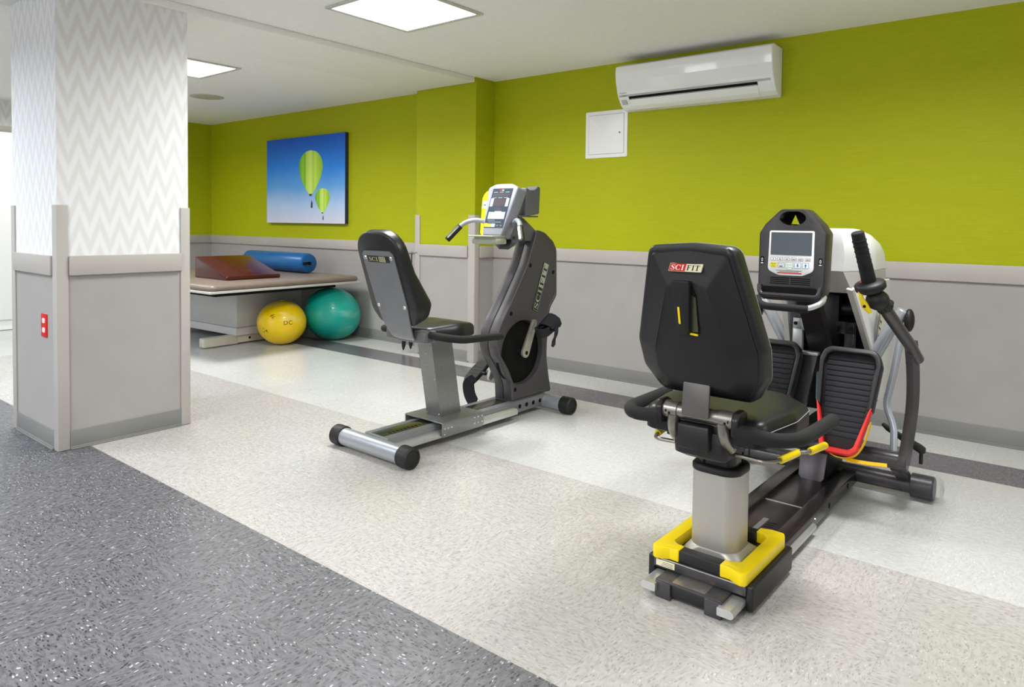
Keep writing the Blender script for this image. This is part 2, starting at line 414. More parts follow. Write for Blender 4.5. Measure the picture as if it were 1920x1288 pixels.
    def strap(s, pts, w, th, side, fil=0.0):
        """flat band along a path; side = direction of its width"""
        P = smooth_path(pts, fil) if fil else [Vector(p) for p in pts]; sd = Vector(side).normalized(); L = []
        ws = w if isinstance(w, (list, tuple)) else [w]*len(P)
        for i, p in enumerate(P):
            t = (P[min(i+1, len(P)-1)]-P[max(i-1, 0)]).normalized(); s2 = (sd-t*sd.dot(t)).normalized(); n = t.cross(s2)
            hw = ws[min(i, len(ws)-1)]/2
            L.append([p+s2*hw+n*th/2, p-s2*hw+n*th/2, p-s2*hw-n*th/2, p+s2*hw-n*th/2])
        return s.loops(L)
    def lathe(s, prof, M=None, seg=24):
        """profile [(r, z)] turned about Z of M"""
        old = s.M
        if M is not None: s.M = old @ M
        L = [[Vector((r*math.cos(2*PI*k/seg), r*math.sin(2*PI*k/seg), z)) for k in range(seg)] for r, z in prof]
        s.loops(L); s.M = old; return s
    def ball(s, c, r, n=16):
        c = Vector(c); rr = Vector(r) if isinstance(r, (list, tuple)) else Vector((r, r, r)); L = []
        for i in range(1, n):
            th = PI*i/n; L.append([c+Vector((rr.x*math.sin(th)*math.cos(2*PI*k/(2*n)), rr.y*math.sin(th)*math.sin(2*PI*k/(2*n)), -rr.z*math.cos(th))) for k in range(2*n)])
        return s.loops(L)
    def ribbon(s, pts, ws, mp, h=0.0):
        """flat stroke with a width at every point, for lettering"""
        P = [Vector(p) for p in pts]; A, B = [], []
        for i, p in enumerate(P):
            t = (P[min(i+1, len(P)-1)]-P[max(i-1, 0)]).normalized(); n = Vector((-t.y, t.x))*ws[i]/2
            A.append(s.v(mp(p.x+n.x, p.y+n.y, h))); B.append(s.v(mp(p.x-n.x, p.y-n.y, h)))
        for i in range(len(P)-1): s.f([B[i], B[i+1], A[i+1], A[i]])
        return s
    def quad(s, x0, x1, y0, y1, mp, h=0.0): s.f([s.v(mp(x0, y0, h)), s.v(mp(x1, y0, h)), s.v(mp(x1, y1, h)), s.v(mp(x0, y1, h))]); return s
    def poly(s, pts, mp, h=0.0):
        vs = [s.v(mp(a, b, h)) for a, b in pts]
        for t in tessellate_polygon([[Vector((a, b, 0)) for a, b in pts]]): s.f([vs[i] for i in t])
        return s
    def text(s, txt, size, mp, cx=0.0, cy=0.0, h=0.0, width=None):
        """small flat lettering, centred on (cx, cy) in the plane that mp maps"""
        cu = bpy.data.curves.new('lettering', 'FONT'); cu.body = txt; cu.size = size; cu.resolution_u = 2
        ob = bpy.data.objects.new('lettering', cu); me = bpy.data.meshes.new_from_object(ob)
        if me.vertices:
            xs = [v.co.x for v in me.vertices]; ys = [v.co.y for v in me.vertices]
            mx, my = (min(xs)+max(xs))/2, (min(ys)+max(ys))/2; k = (width/(max(xs)-min(xs))) if width else 1.0
            vs = [s.v(mp(cx+(v.co.x-mx)*k, cy+(v.co.y-my), h)) for v in me.vertices]
            for p in me.polygons: s.f([vs[i] for i in p.vertices])
        bpy.data.objects.remove(ob); bpy.data.curves.remove(cu); bpy.data.meshes.remove(me); return s
    def serif(s, word, mp, x0, x1, y0, y1, h=0.0):
        """serif capitals for the machine badges, stretched into a box"""
        adv = {'S': 0.72, 'C': 0.86, 'I': 0.5, 'F': 0.74, 'T': 0.8}; tot = sum(adv[c] for c in word)
        kx, ky = (x1-x0)/tot, (y1-y0); pen = 0.0
        for c in word:
            g = lambda a, b, hh, pen=pen: mp(x0+(pen+a)*kx, y0+b*ky, hh)
            def bar(xa, xb, ya, yb, g=g): s.quad(xa, xb, ya, yb, g, h)
            w_ = adv[c]-0.1
            if c == 'I': bar(w_/2-0.09, w_/2+0.09, 0, 1); bar(0.02, w_-0.02, 0, 0.07); bar(0.02, w_-0.02, 0.93, 1)
            elif c == 'T': bar(w_/2-0.09, w_/2+0.09, 0, 1); bar(w_/2-0.22, w_/2+0.22, 0, 0.07); bar(0, w_, 0.91, 1); bar(0, 0.06, 0.72, 1); bar(w_-0.06, w_, 0.72, 1)
            elif c == 'F': bar(0.1, 0.28, 0, 1); bar(0, 0.4, 0, 0.07); bar(0, w_, 0.92, 1); bar(w_-0.06, w_, 0.72, 1); bar(0.28, w_-0.16, 0.47, 0.55); bar(w_-0.2, w_-0.14, 0.38, 0.64)
            elif c == 'C':
                n = 14; P, W = [], []
                for i in range(n+1):
                    a = math.radians(48+264*i/n); P.append((0.39+0.33*math.cos(a), 0.5+0.45*math.sin(a))); W.append(0.07+0.13*max(0, -math.cos(a))**1.5)
                s.ribbon(P, W, g, h); bar(w_-0.13, w_-0.06, 0.66, 0.98); bar(w_-0.13, w_-0.07, 0.04, 0.26)
            elif c == 'S':
                P = [(0.54, 0.76), (0.46, 0.92), (0.31, 0.965), (0.15, 0.9), (0.09, 0.75), (0.16, 0.61), (0.31, 0.51), (0.46, 0.4), (0.53, 0.25), (0.46, 0.1), (0.3, 0.035), (0.14, 0.09), (0.06, 0.26)]
                W = [0.06, 0.06, 0.07, 0.1, 0.14, 0.19, 0.21, 0.19, 0.14, 0.1, 0.07, 0.06, 0.06]
                s.ribbon(P, W, g, h); bar(0.5, 0.56, 0.7, 0.98); bar(0.04, 0.1, 0.02, 0.32)
            pen += adv[c]
        return s

def obj(name, mb, mats, parent=None, loc=None, rotz=None, smooth=35, label=None):
    bm = mb.bm; bmesh.ops.remove_doubles(bm, verts=bm.verts, dist=1e-6)
    bmesh.ops.recalc_face_normals(bm, faces=bm.faces)
    me = bpy.data.meshes.new(name); bm.to_mesh(me); bm.free()
    for m in (mats if isinstance(mats, (list, tuple)) else [mats]): me.materials.append(M[m])
    if smooth:
        me.polygons.foreach_set('use_smooth', [True]*len(me.polygons)); me.set_sharp_from_angle(angle=math.radians(smooth))
    o = bpy.data.objects.new(name, me); COL.objects.link(o)
    if parent: o.parent = parent
    if loc: o.location = loc
    if rotz is not None: o.rotation_euler = (0, 0, rotz)
    if label: o['label'] = label
    return o
def tag(o, label, cat, group=None):
    o['label'] = label; o['category'] = cat
    if group: o['group'] = group
    return o
def thing(name, label, cat, loc=(0, 0, 0), rotz=0.0, group=None):
    o = bpy.data.objects.new(name, None); COL.objects.link(o); o.location = loc; o.rotation_euler = (0, 0, rotz)
    o.empty_display_size = 0.1
    return tag(o, label, cat, group)
def struct(name, mb, mats, smooth=35):
    o = obj(name, mb, mats, smooth=smooth); o['kind'] = 'structure'; return o
def rotm(axis, deg): return Matrix.Rotation(math.radians(deg), 4, axis)
def trans(x, y, z): return Matrix.Translation((x, y, z))
def along(p, q):
    """matrix with Z from p towards q, origin at p"""
    p, q = Vector(p), Vector(q); z = (q-p).normalized(); m = z.to_track_quat('Z', 'Y').to_matrix().to_4x4(); m.translation = p; return m
def lerp(tab, x):
    if x <= tab[0][0]: return tab[0][1]
    for (a, b), (c, d) in zip(tab, tab[1:]):
        if x <= c: return b+(d-b)*(x-a)/(c-a)
    return tab[-1][1]
# ------------------------------------------------------------------ the setting
XL, XR, YB, YF = -8.55, 2.3, 4.55, -3.6
struct('floor', MB().box(XL-0.1, XR+0.1, YF-0.1, YB+0.1, -0.06, 0.0), 'floor', smooth=0)
struct('ceiling', MB().box(XL-0.1, XR+0.1, YF-0.1, YB+0.1, CEIL, CEIL+0.06), 'white_paint', smooth=0)
struct('beam', MB().box(-4.57, -3.885, YF, 4.305, 2.302, CEIL, 0.004), 'white_paint')
RT, RB = 0.966, 0.868        # chair rail, top and bottom
def wall(name, x0, x1, y0, y1, upper, lower='panel_grey', split=RT-0.02):
    return struct(name, MB().box(x0, x1, y0, y1, 0, split).mat(1).box(x0, x1, y0, y1, split, CEIL), [lower, upper], smooth=0)
wall('wall_back', XL, XR, YB, YB+0.1, 'green')
wall('wall_left', XL-0.1, XL, 3.0, YB+0.1, 'green')
wall('wall_left_corridor', XL-0.1, XL, YF, 3.0, 'chevron', 'panel_grey')
wall('wall_right', XR, XR+0.1, YF, YB+0.1, 'white_paint')
wall('wall_front', XL, XR, YF-0.1, YF, 'white_paint')
CX0, CX1, CY = -4.57, -3.875, 4.312
wall('wall_column', CX0, CX1, CY, YB, 'green')
PX0, PX1, PY0, PY1 = -4.553, -3.907, 1.29, 1.942
wall('wall_pillar', PX0, PX1, PY0, PY1, 'chevron')
n_trim = [0]
def trim(mb, m='trim_grey'):
    n_trim[0] += 1; return struct('trim_%d' % n_trim[0], mb, m)
T = 0.018
trim(MB().box(CX1, XR, YB-T, YB, RB, RT, 0.004))
trim(MB().box(XL, CX0, YB-T, YB, RB, RT, 0.004))
trim(MB().box(XL, XL+T, 3.05, YB-T, RB, RT, 0.004))
trim(MB().box(CX0+0.055, CX1-0.07, CY-T, CY, RB, RT, 0.004))
trim(MB().box(CX1, CX1+T, CY+0.055, YB-T, RB, RT, 0.004))
trim(MB().box(PX1, PX1+T, PY0+0.048, PY1-0.045, RB+0.004, RT+0.004, 0.004))
trim(MB().box(PX0+0.05, PX1-0.05, PY0-T, PY0, RB+0.004, RT+0.004, 0.004))
def cove(name, x0, x1, y0, y1, nx, ny):
    """rubber base with a small toe; (nx, ny) points into the room"""
    mb = MB(); t, toe = 0.006, 0.017
    def b(d, z0, z1, bev=0.0):
        mb.box(min(x0, x0+nx*d) if nx else x0, max(x1, x1+nx*d) if nx else x1, min(y0, y0+ny*d) if ny else y0, max(y1, y1+ny*d) if ny else y1, z0, z1, bev)
    b(t, 0, 0.095, 0.002); b(toe, 0, 0.007, 0.003); b(0.011, 0.006, 0.014, 0.003)
    return struct(name, mb, 'base_grey')
cove('baseboard_back', CX1, XR, YB, YB, 0, -1)
cove('baseboard_back', XL, CX0, YB, YB, 0, -1)
cove('baseboard_left', XL, XL, YF, YB, 1, 0)
cove('baseboard_column', CX0+0.05, CX1-0.05, CY, CY, 0, -1)
cove('baseboard_column', CX1, CX1, CY+0.05, YB, 1, 0)
cove('baseboard_pillar', PX1, PX1, PY0+0.047, PY1-0.045, 1, 0)
cove('baseboard_pillar', PX0+0.05, PX1-0.05, PY0, PY0, 0, -1)
def guard(x, y, sx, sy, wx, wy, h=1.222, th=0.008):
    """corner guard wrapped round an outside corner at (x, y); sx, sy point outwards"""
    pts = [(x+sx*th, y+sy*th), (x+sx*th, y-sy*wy), (x, y-sy*wy), (x, y), (x-sx*wx, y), (x-sx*wx, y+sy*th)]
    trim(MB().prism(rp(pts, [0.006, 0.002, 0.001, 0.001, 0.001, 0.002], 3), 'XY', 0.002, h, 0.002))
guard(PX1, PY0, 1, -1, 0.045, 0.046)
guard(PX1, PY1, 1, 1, 0.045, 0.045)
guard(PX0, PY0, -1, -1, 0.048, 0.046)
guard(CX0, CY, -1, -1, 0.054, 0.05)
guard(CX1, CY, 1, -1, 0.066, 0.05)
# white flush door in the corridor wall, seen past the pillar
d = MB().box(XL+0.012, XL+0.04, 1.2, 2.75, 0.112, 2.02, 0.002).box(XL, XL+0.012, 1.2, 2.75, 0.0, 2.02)
o = struct('door_1', d, 'white_plastic')
o['label'] = 'plain white flush door in the corridor wall behind the pillar'
hd = obj('door_frame', MB().box(XL, XL+0.022, 1.14, 1.195, 0.0, 2.08, 0.003).box(XL, XL+0.022, 2.755, 2.81, 0.0, 2.08, 0.003).box(XL, XL+0.022, 1.195, 2.755, 2.025, 2.08, 0.003), 'trim_grey', o)

# windows behind the camera
for k, wx in enumerate((-4.9, -0.3)):
    mb = MB(); x0, x1, z0, z1 = wx-1.03, wx+1.03, 0.78, 2.12
    mb.box(x0-0.06, x1+0.06, YF, YF+0.03, z0-0.06, z0, 0.003).box(x0-0.06, x1+0.06, YF, YF+0.03, z1, z1+0.06, 0.003).box(x0-0.06, x0, YF, YF+0.03, z0, z1, 0.003).box(x1, x1+0.06, YF, YF+0.03, z0, z1, 0.003).box(wx-0.02, wx+0.02, YF, YF+0.025, z0, z1, 0.003)
    struct('window_%d' % (k+1), mb, 'trim_grey')

# ------------------------------------------------------------------ ceiling fixtures
def panel(x0, x1, y0, y1, label):
    t = thing('ceiling_light', label, 'ceiling light', ((x0+x1)/2, (y0+y1)/2, CEIL), 0, 'square ceiling light panels')
    hx, hy = (x1-x0)/2, (y1-y0)/2; mb = MB(); f = 0.026
    for a in ((-hx, hx, -hy, -hy+f), (-hx, hx, hy-f, hy), (-hx, -hx+f, -hy+f, hy-f), (hx-f, hx, -hy+f, hy-f)): mb.box(*a, -0.011, 0.0, 0.002)
    area('panel_and_fill_lamp', (x0+x1)/2, (y0+y1)/2, 21)
    obj('frame', mb, 'lamp_frame', t); obj('diffuser', MB().box(-hx+f, hx-f, -hy+f, hy-f, -0.006, -0.001), 'diffuser', t, smooth=0)
panel(-3.297, -2.672, 2.41, 3.032, 'whole bright square ceiling light panel in front of the air conditioner')
panel(-5.765, -5.14, 2.37, 2.985, 'bright square ceiling light panel half hidden behind the pillar')
t = thing('ceiling_speaker', 'round flat beige cover on the ceiling beyond the pillar', 'ceiling speaker', (-6.62, 3.48, CEIL))
obj('rim', MB().lathe([(0.001, -0.002), (0.15, -0.004), (0.155, -0.002), (0.157, 0)]), 'detector', t)
obj('grille', MB().lathe([(0.001, -0.010), (0.09, -0.009), (0.128, -0.006), (0.132, -0.003)]), 'detector', t)
obj('screw', MB().lathe([(0.001, -0.013), (0.006, -0.012), (0.007, -0.009)], seg=10), 'console_dark', t)

# ------------------------------------------------------------------ wall things
t = thing('wall_air_conditioner', 'white wall-mounted split air conditioner high on the green wall', 'air conditioner', (-2.05, YB, 1.972))
prof = [(0, 0.305), (-0.15, 0.308), (-0.183, 0.292), (-0.188, 0.25), (-0.18, 0.19), (-0.158, 0.122), (-0.14, 0.078), (-0.10, 0.03), (-0.06, 0.008), (0, 0.0)]
W2 = 0.55
obj('body', MB().prism(rp([(-a*0+y, z) for y, z in prof for a in (1,)], [0.001, 0.01, 0.02, 0.06, 0.05, 0.03, 0.03, 0.03, 0.02, 0.001], 4), 'YZ', -W2, W2, 0.006), 'white_plastic', t)
fp = [(-0.152, 0.311), (-0.187, 0.293), (-0.1925, 0.25), (-0.1845, 0.19), (-0.1625, 0.121), (-0.148, 0.09), (-0.141, 0.092), (-0.152, 0.124), (-0.174, 0.19), (-0.182, 0.25), (-0.178, 0.288), (-0.15, 0.3)]
obj('front_panel', MB().prism(rp(fp, [0.002, 0.02, 0.08, 0.08, 0.05, 0.001, 0.001, 0.05, 0.08, 0.08, 0.02, 0.002], 5), 'YZ', -W2+0.002, W2-0.004, 0.0015), 'white_gloss', t)
obj('slot_shadow_gap', MB().prism([(-0.1465, 0.088), (-0.1325, 0.067), (-0.12, 0.067), (-0.13, 0.088)], 'YZ', -W2+0.085, W2-0.105), 'black', t)
obj('trim_strip', MB().prism([(-0.155, 0.1), (-0.1475, 0.088), (-0.138, 0.088), (-0.145, 0.1)], 'YZ', -W2+0.012, W2-0.02), 'grey_line', t)
fl_ = obj('louvre', MB().prism(rp([(-0.1375, 0.074), (-0.102, 0.026), (-0.066, 0.004), (-0.058, 0.010), (-0.095, 0.035), (-0.13, 0.072)], [0.002, 0.03, 0.003, 0.003, 0.03, 0.002], 4), 'YZ', -W2+0.09, W2-0.108, 0.001), 'white_plastic', t)
obj('sensor_window', MB().prism([(-0.1385, 0.066), (-0.1175, 0.038), (-0.11, 0.043), (-0.13, 0.07)], 'YZ', -W2+0.022, -W2+0.06, 0.001), 'grey_line', t)
mpf = lambda a, b, h: Vector((a, -0.1575-(b-0.108)*0.34-0.0062-h, b))
obj('lettering', MB().text('Panasonic', 0.013, mpf, -W2+0.052, 0.112, 0.001, 0.055), 'black_print', t)
obj('lettering', MB().text('INVERTER', 0.008, lambda a, b, h: Vector((a, -0.151-(b-0.094)*0.6-0.0015-h, b)), -W2+0.055, 0.0945, 0.001, 0.038), 'black_print', t)

t = thing('access_panel', 'white square access hatch on the green wall below the air conditioner', 'access panel', (-2.78, YB, 1.829))
mb = MB(); hw, hh, f = 0.18, 0.174, 0.027
obj('frame', mb.prism(rrect(-hw, hw, -hh, hh, 0.008), 'XZ', 0.0, 0.006, 0.002), 'white_plastic', t)
obj('gap', MB().prism(rrect(-hw+f, hw-f, -hh+f, hh-f, 0.002), 'XZ', 0.0058, 0.0064), 'console_dark', t)
obj('door', MB().prism(rrect(-hw+f+0.002, hw-f-0.002, -hh+f+0.002, hh-f-0.002, 0.002), 'XZ', 0.004, 0.0085, 0.001), 'white_plastic', t)
obj('latch', MB().prism(circle(0.117, 0.006, 0.006, 12), 'XZ', 0.008, 0.011).box(0.109, 0.125, -0.0115, -0.0105, 0.004, 0.008), 'console_dark', t)

# canvas print of two balloons
t = thing('canvas_print', 'wide blue canvas print of two lime green balloons in the sky', 'picture', (-6.523, YB-0.0235, 1.594))
obj('canvas', MB().prism(rrect(-0.706, 0.706, -0.463, 0.463, 0.003), 'XZ', 0.0205, 0.022, 0.0005), 'sky_print', t)
obj('canvas_edge', MB().prism(rrect(-0.7065, 0.7065, -0.4635, 0.4635, 0.003), 'XZ', -0.02, 0.0208, 0.002), 'key_navy', t)
def balloon(cx, cy, wd, ht, bx, by, bs):
    """teardrop seen in the print: top cap and tapering skirt"""
    pts = []
    for i in range(41):
        u = i/40; a = -PI/2
        z = 1-u*1.0
        if u < 0.36: r = math.sqrt(max(0, 1-((0.36-u)/0.36)**2))
        else: q = (u-0.36)/0.64; r = (1-q**1.7)*0.92+0.08
        if u < 0.36: r = 1.0*r
        pts.append((r*wd/2, cy-ht/2+ht*z))
    out = [(cx+x, y) for x, y in pts]+[(cx-x, y) for x, y in pts[::-1]]
    b = obj('balloon', MB().poly(out, AX['XZ'], 0.0226), 'balloon_print' if wd > 0.3 else 'balloon_print_small', t, smooth=0)
    obj('balloon_mouth', MB().poly([(cx-wd*0.07, cy-ht/2+ht*0.035), (cx+wd*0.07, cy-ht/2+ht*0.035), (cx+wd*0.045, cy-ht/2-ht*0.01), (cx-wd*0.045, cy-ht/2-ht*0.01)], AX['XZ'], 0.0229), 'key_navy', b, smooth=0)
    obj('basket', MB().poly([(bx-bs*0.5, by-bs), (bx+bs*0.5, by-bs), (bx+bs*0.45, by+bs*0.4), (bx+bs*0.1, by+bs*1.3), (bx-bs*0.1, by+bs*1.3), (bx-bs*0.4, by+bs*0.4)], AX['XZ'], 0.0229), 'key_navy', b, smooth=0)
balloon(0.125, 0.072, 0.425, 0.48, 0.146, -0.265, 0.034)
balloon(0.333, -0.225, 0.25, 0.262, 0.345, -0.405, 0.02)

# red outlet on the pillar
t = thing('wall_outlet', 'red double power outlet on the pillar side panel', 'outlet', (-4.085, PY0, 0.612))
obj('plate', MB().prism(rrect(-0.038, 0.038, -0.059, 0.059, 0.004), 'XZ', 0.0, 0.006, 0.002), 'red_outlet', t)
for zc in (0.024, -0.024):
    so = obj('socket', MB().prism(rp([(-0.017, zc-0.013), (0.017, zc-0.013), (0.017, zc+0.013), (-0.017, zc+0.013)], 0.009), 'XZ', 0.004, 0.008, 0.001), 'white_print', t)
    obj('slots', MB().box(-0.008, -0.006, -0.0086, -0.0079, zc-0.004, zc+0.006).box(0.005, 0.007, -0.0086, -0.0079, zc-0.004, zc+0.006).box(-0.002, 0.002, -0.0086, -0.0079, zc-0.010, zc-0.006), 'red_outlet', so)
obj('screw', MB().prism(circle(0, 0, 0.003, 10), 'XZ', 0.005, 0.0075), 'chrome', t)

# exercise band handles hanging by the column, behind the bike seat
def band_handle(x, y, z0, zt, m_grip, label, tilt):
    t = thing('exercise_band', label, 'exercise band', (x, y, zt), 0, 'exercise bands hanging beside the wall column')
    L = zt-z0
    obj('hook', MB().tube([(0, YB*0+0.04, 0.03), (0, -0.02, 0.02), (0, -0.03, 0.04)], 0.004, 8), 'steel_grey', t)
    obj('cord', MB().tube([(0, -0.02, 0.025), (tilt*0.2, -0.02, -L*0.3), (tilt*0.5, -0.02, -L+0.25)], 0.005, 8, 0.05), 'black_rubber', t)
    a, b, c = (tilt*0.5, -0.02, -L+0.27), (tilt*0.85, -0.02, -L+0.085), (tilt, -0.02, -L)
    obj('grip', MB().tube([a, b], 0.02, 12, rnd=0.004), m_grip, t)
    obj('tip', MB().tube([b, tuple(b[i]*0.45+c[i]*0.55 for i in range(3)), c], [0.0195, 0.017, 0.006], 12), 'black_rubber', t)
band_handle(-4.585, 4.255, 0.025, 0.86, 'blue_grip', 'exercise band with a blue and black handle beside the wall column', -0.055)
band_handle(-4.548, 4.262, 0.045, 0.86, 'amber_grip', 'exercise band with an amber and black handle beside the wall column', -0.005)
t = thing('wall_peg', 'small yellow peg with a black end low on the column', 'peg', (-4.06, CY, 0.262))
obj('knob', MB().lathe([(0.001, 0.0), (0.028, 0.0), (0.034, 0.012), (0.034, 0.045), (0.026, 0.056), (0.001, 0.058)], rotm('X', 90), 16), 'yellow', t)
obj('stem', MB().tube([(-0.025, -0.035, 0.0), (-0.055, -0.04, -0.008)], [0.012, 0.009], 10), 'black_rubber', t)

# ------------------------------------------------------------------ treatment table corner
tx, ty, trz = -5.40, 2.86, math.radians(2.4)
t = thing('treatment_table', 'low padded taupe treatment table on a white box base', 'treatment table', (tx, ty, 0), trz)
LX, LY = 2.1, 1.56            # local: x from -LX to 0, y from 0 to LY
obj('cushion', MB().layers(rrect(-LX, 0, 0, LY, 0.056, 6), [(0.012, 0.578), (0.0, 0.59), (0.0, 0.602), (0.006, 0.616), (0.02, 0.625), (0.05, 0.63)], AX['XY']), 'taupe', t, smooth=60)
obj('top_board', MB().box(-LX-0.003, 0.004, -0.004, LY+0.003, 0.558, 0.578, 0.003), 'board_white', t)
obj('apron', MB().box(-LX+0.15, -0.17, 0.14, LY-0.16, 0.515, 0.558, 0.003), 'black', t)
bx1, by0 = -0.645, 0.64
obj('base_box', MB().box(-LX+0.25, bx1, by0, LY-0.2, 0.155, 0.5, 0.004), 'metal_white', t)
obj('base_plinth', MB().box(-LX+0.235, bx1+0.02, by0-0.02, LY-0.18, 0.085, 0.155, 0.006), 'metal_white', t)
ft = obj('foot', MB().box(bx1-0.085, bx1-0.01, 0.34, LY-0.1, 0.012, 0.085, 0.008), 'ivory', t)
obj('foot_cover', MB().box(bx1-0.09, bx1-0.005, 0.32, 0.66, 0.006, 0.09, 0.01), 'ivory', ft)
obj('bolt', MB().prism(circle(0.78, 0.05, 0.012, 14), 'YZ', bx1-0.012, bx1-0.0085), 'black', ft)
obj('foot', MB().box(-LX+0.3, -LX+0.4, 0.28, LY-0.1, 0.012, 0.085, 0.008), 'ivory', t)

# wedge and roll on it, balls beneath
t = thing('foam_wedge', 'dark red vinyl wedge cushion lying on the treatment table', 'wedge cushion', (-6.30, 3.19, 0.6305), 0)
obj('wedge_body', MB().prism(rp([(0, 0), (0.56, 0), (0.555, 0.035), (0.03, 0.19), (0.0, 0.185)], [0.015, 0.015, 0.012, 0.02, 0.015], 4), 'XZ', -0.53, 0.0, 0.012, 3), 'maroon', t)
obj('piping', MB().tube([(0.01, 0.004, 0.184), (0.035, 0.004, 0.187), (0.545, 0.004, 0.036)], 0.004, 8), 'maroon', t)
obj('stitched_label', MB().prism(rrect(0.40, 0.50, 0.22, 0.36, 0.006), lambda a, b, h: Vector((a, b, 0.19-(a-0.03)*0.2952+0.0005+h)), 0.0, 0.0015), 'maroon', t)
t = thing('bolster_roll', 'blue vinyl bolster roll on the treatment table against the wall', 'bolster', (-6.555, 4.215, 0.731), 0)
prf = [(0.001, -0.55), (0.075, -0.549), (0.092, -0.541), (0.1, -0.522), (0.1, 0.522), (0.092, 0.541), (0.075, 0.549), (0.001, 0.55)]
obj('roll_body', MB().lathe(prf, rotm('Y', 90), 40), 'blue_vinyl', t)
obj('carry_strap', MB().strap([(0.549, 0.012, 0.0), (0.565, -0.02, 0.004), (0.567, -0.05, 0.002), (0.55, -0.075, -0.002)], 0.026, 0.004, (0, 0, 1), 0.01).tube([(0.55, 0.01, 0.0), (0.558, -0.0, 0.0)], 0.016, 10), 'black', t)
t = thing('exercise_ball', 'yellow ridged exercise ball on the floor under the treatment table', 'exercise ball', (-5.80, 3.77, 0.0), 0)
bb = obj('ball_skin', MB().ball((0, 0, 0.205), (0.222, 0.222, 0.205), 28), 'ball_yellow', t, smooth=180)
def ball_mark(c, r, dirn, up=(0, 0, 1)):
    d = Vector(dirn).normalized(); x = Vector(up).cross(d).normalized(); y = d.cross(x)
    return lambda a, b, h: Vector((c[0]+r[0]*(d+x*a+y*b).normalized().x*(1.004+h), c[1]+r[1]*(d+x*a+y*b).normalized().y*(1.004+h), c[2]+r[2]*(d+x*a+y*b).normalized().z*(1.004+h)))
cb, rb = (0, 0, 0.205), (0.222, 0.222, 0.205)
obj('print', MB().text('DC', 0.26, ball_mark(cb, rb, (0.95, -0.32, 0.12)), 0, 0), 'black_print', t, smooth=0)
mb = MB(); mpb = ball_mark(cb, rb, (0.55, -0.75, 0.42)); mp2 = ball_mark(cb, rb, (0.28, -0.92, -0.22))
for mpx in (mpb, mp2):
    mb = MB()
    for i in range(7):
        a, b2, an = random.uniform(-0.12, 0.12), random.uniform(-0.1, 0.1), random.uniform(0, PI)
        mb.ribbon([(a-0.05*math.cos(an), b2-0.05*math.sin(an)), (a, b2+0.01), (a+0.05*math.cos(an), b2+0.05*math.sin(an))], [0.012, 0.022, 0.01], mpx)
    obj('print', mb, 'black_print', t, smooth=0)
obj('plug', MB().lathe([(0.001, 0.0), (0.012, 0.0), (0.012, 0.004), (0.001, 0.006)], trans(0, 0, 0.409), 12), 'badge_cream', t)
t = thing('exercise_ball', 'large teal green exercise ball on the floor against the wall', 'exercise ball', (-5.69, 4.258, 0.0), 0)
o = obj('ball_skin', MB().at(trans(0, 0, 0.252) @ rotm('X', -18) @ rotm('Y', 12)).ball((0, 0, 0), (0.278, 0.278, 0.252), 28), 'ball_green', t, smooth=180)
obj('plug', MB().lathe([(0.001, 0.0), (0.012, 0.0), (0.012, 0.004), (0.001, 0.006)], trans(0.03, -0.05, 0.494), 12), 'badge_cream', t)
# ------------------------------------------------------------------ recumbent exercise bike; local x = across, y = forward, z = up
bike = thing('recumbent_bike', 'grey recumbent exercise bike with a silver-backed seat and a dark crank housing', 'exercise bike', (-2.694, 2.260, 0), math.radians(-1.4))
b_ = bike
def bolt(parent, p, axis, r=0.006, m='chrome', th=0.004):
    R = {'X': rotm('Y', 90), '-Y': rotm('X', 90), 'Z': Matrix.Identity(4)}[axis]
    return obj('bolt', MB().lathe([(r, 0), (r, th*0.4), (r*0.7, th*0.9), (0.0005, th)], trans(*p) @ R, 10), m, parent)
# base
fr = obj('frame_rail', MB().box(-0.09, 0.09, 0.02, 1.29, 0.03, 0.1, 0.006), 'steel_grey', b_)
obj('rail_insert', MB().box(-0.048, 0.048, 0.03, 0.97, 0.096, 0.1015, 0.001), 'bronze', fr)
mb = MB()
for k in range(13): mb.box(0.012, 0.034, 0.085+0.025*k, 0.094+0.025*k, 0.1005, 0.1022)
obj('adjustment_slots', mb, 'black', fr)
for v in (1.03, 1.095, 1.16, 1.225): obj('hole', MB().prism(circle(v, 0.066, 0.013, 16), 'YZ', 0.0885, 0.0908), 'black', fr)
for s in (-1, 1):
    obj('guide_rail', MB().prism(rp([(s*0.09, 0.038), (s*0.13, 0.038), (s*0.13, 0.062), (s*0.118, 0.072), (s*0.09, 0.072)], 0.003, 2), lambda a, b, h: Vector((a, h, b)), 0.04, 0.965), 'aluminium', b_)
def stabilizer(v, z, r, rc, hl, cap_w):
    t = obj('stabilizer', MB().tube([(-hl, v, z), (hl, v, z)], r, 24), 'silver_paint', b_)
    for s in (-1, 1):
        m_ = along((s*(hl-0.008), v, z), (s*(hl+1), v, z))
        cp = obj('end_cap', MB().lathe([(r, 0.0), (rc-0.003, 0.0), (rc, 0.004), (rc, cap_w-0.008), (rc-0.007, cap_w), (rc-0.013, cap_w), (rc-0.015, cap_w-0.004), (0.001, cap_w-0.004)], m_, 28), 'black_rubber', t)
stabilizer(0.0, 0.052, 0.044, 0.052, 0.23, 0.075)
stabilizer(1.29, 0.052, 0.044, 0.052, 0.225, 0.075)
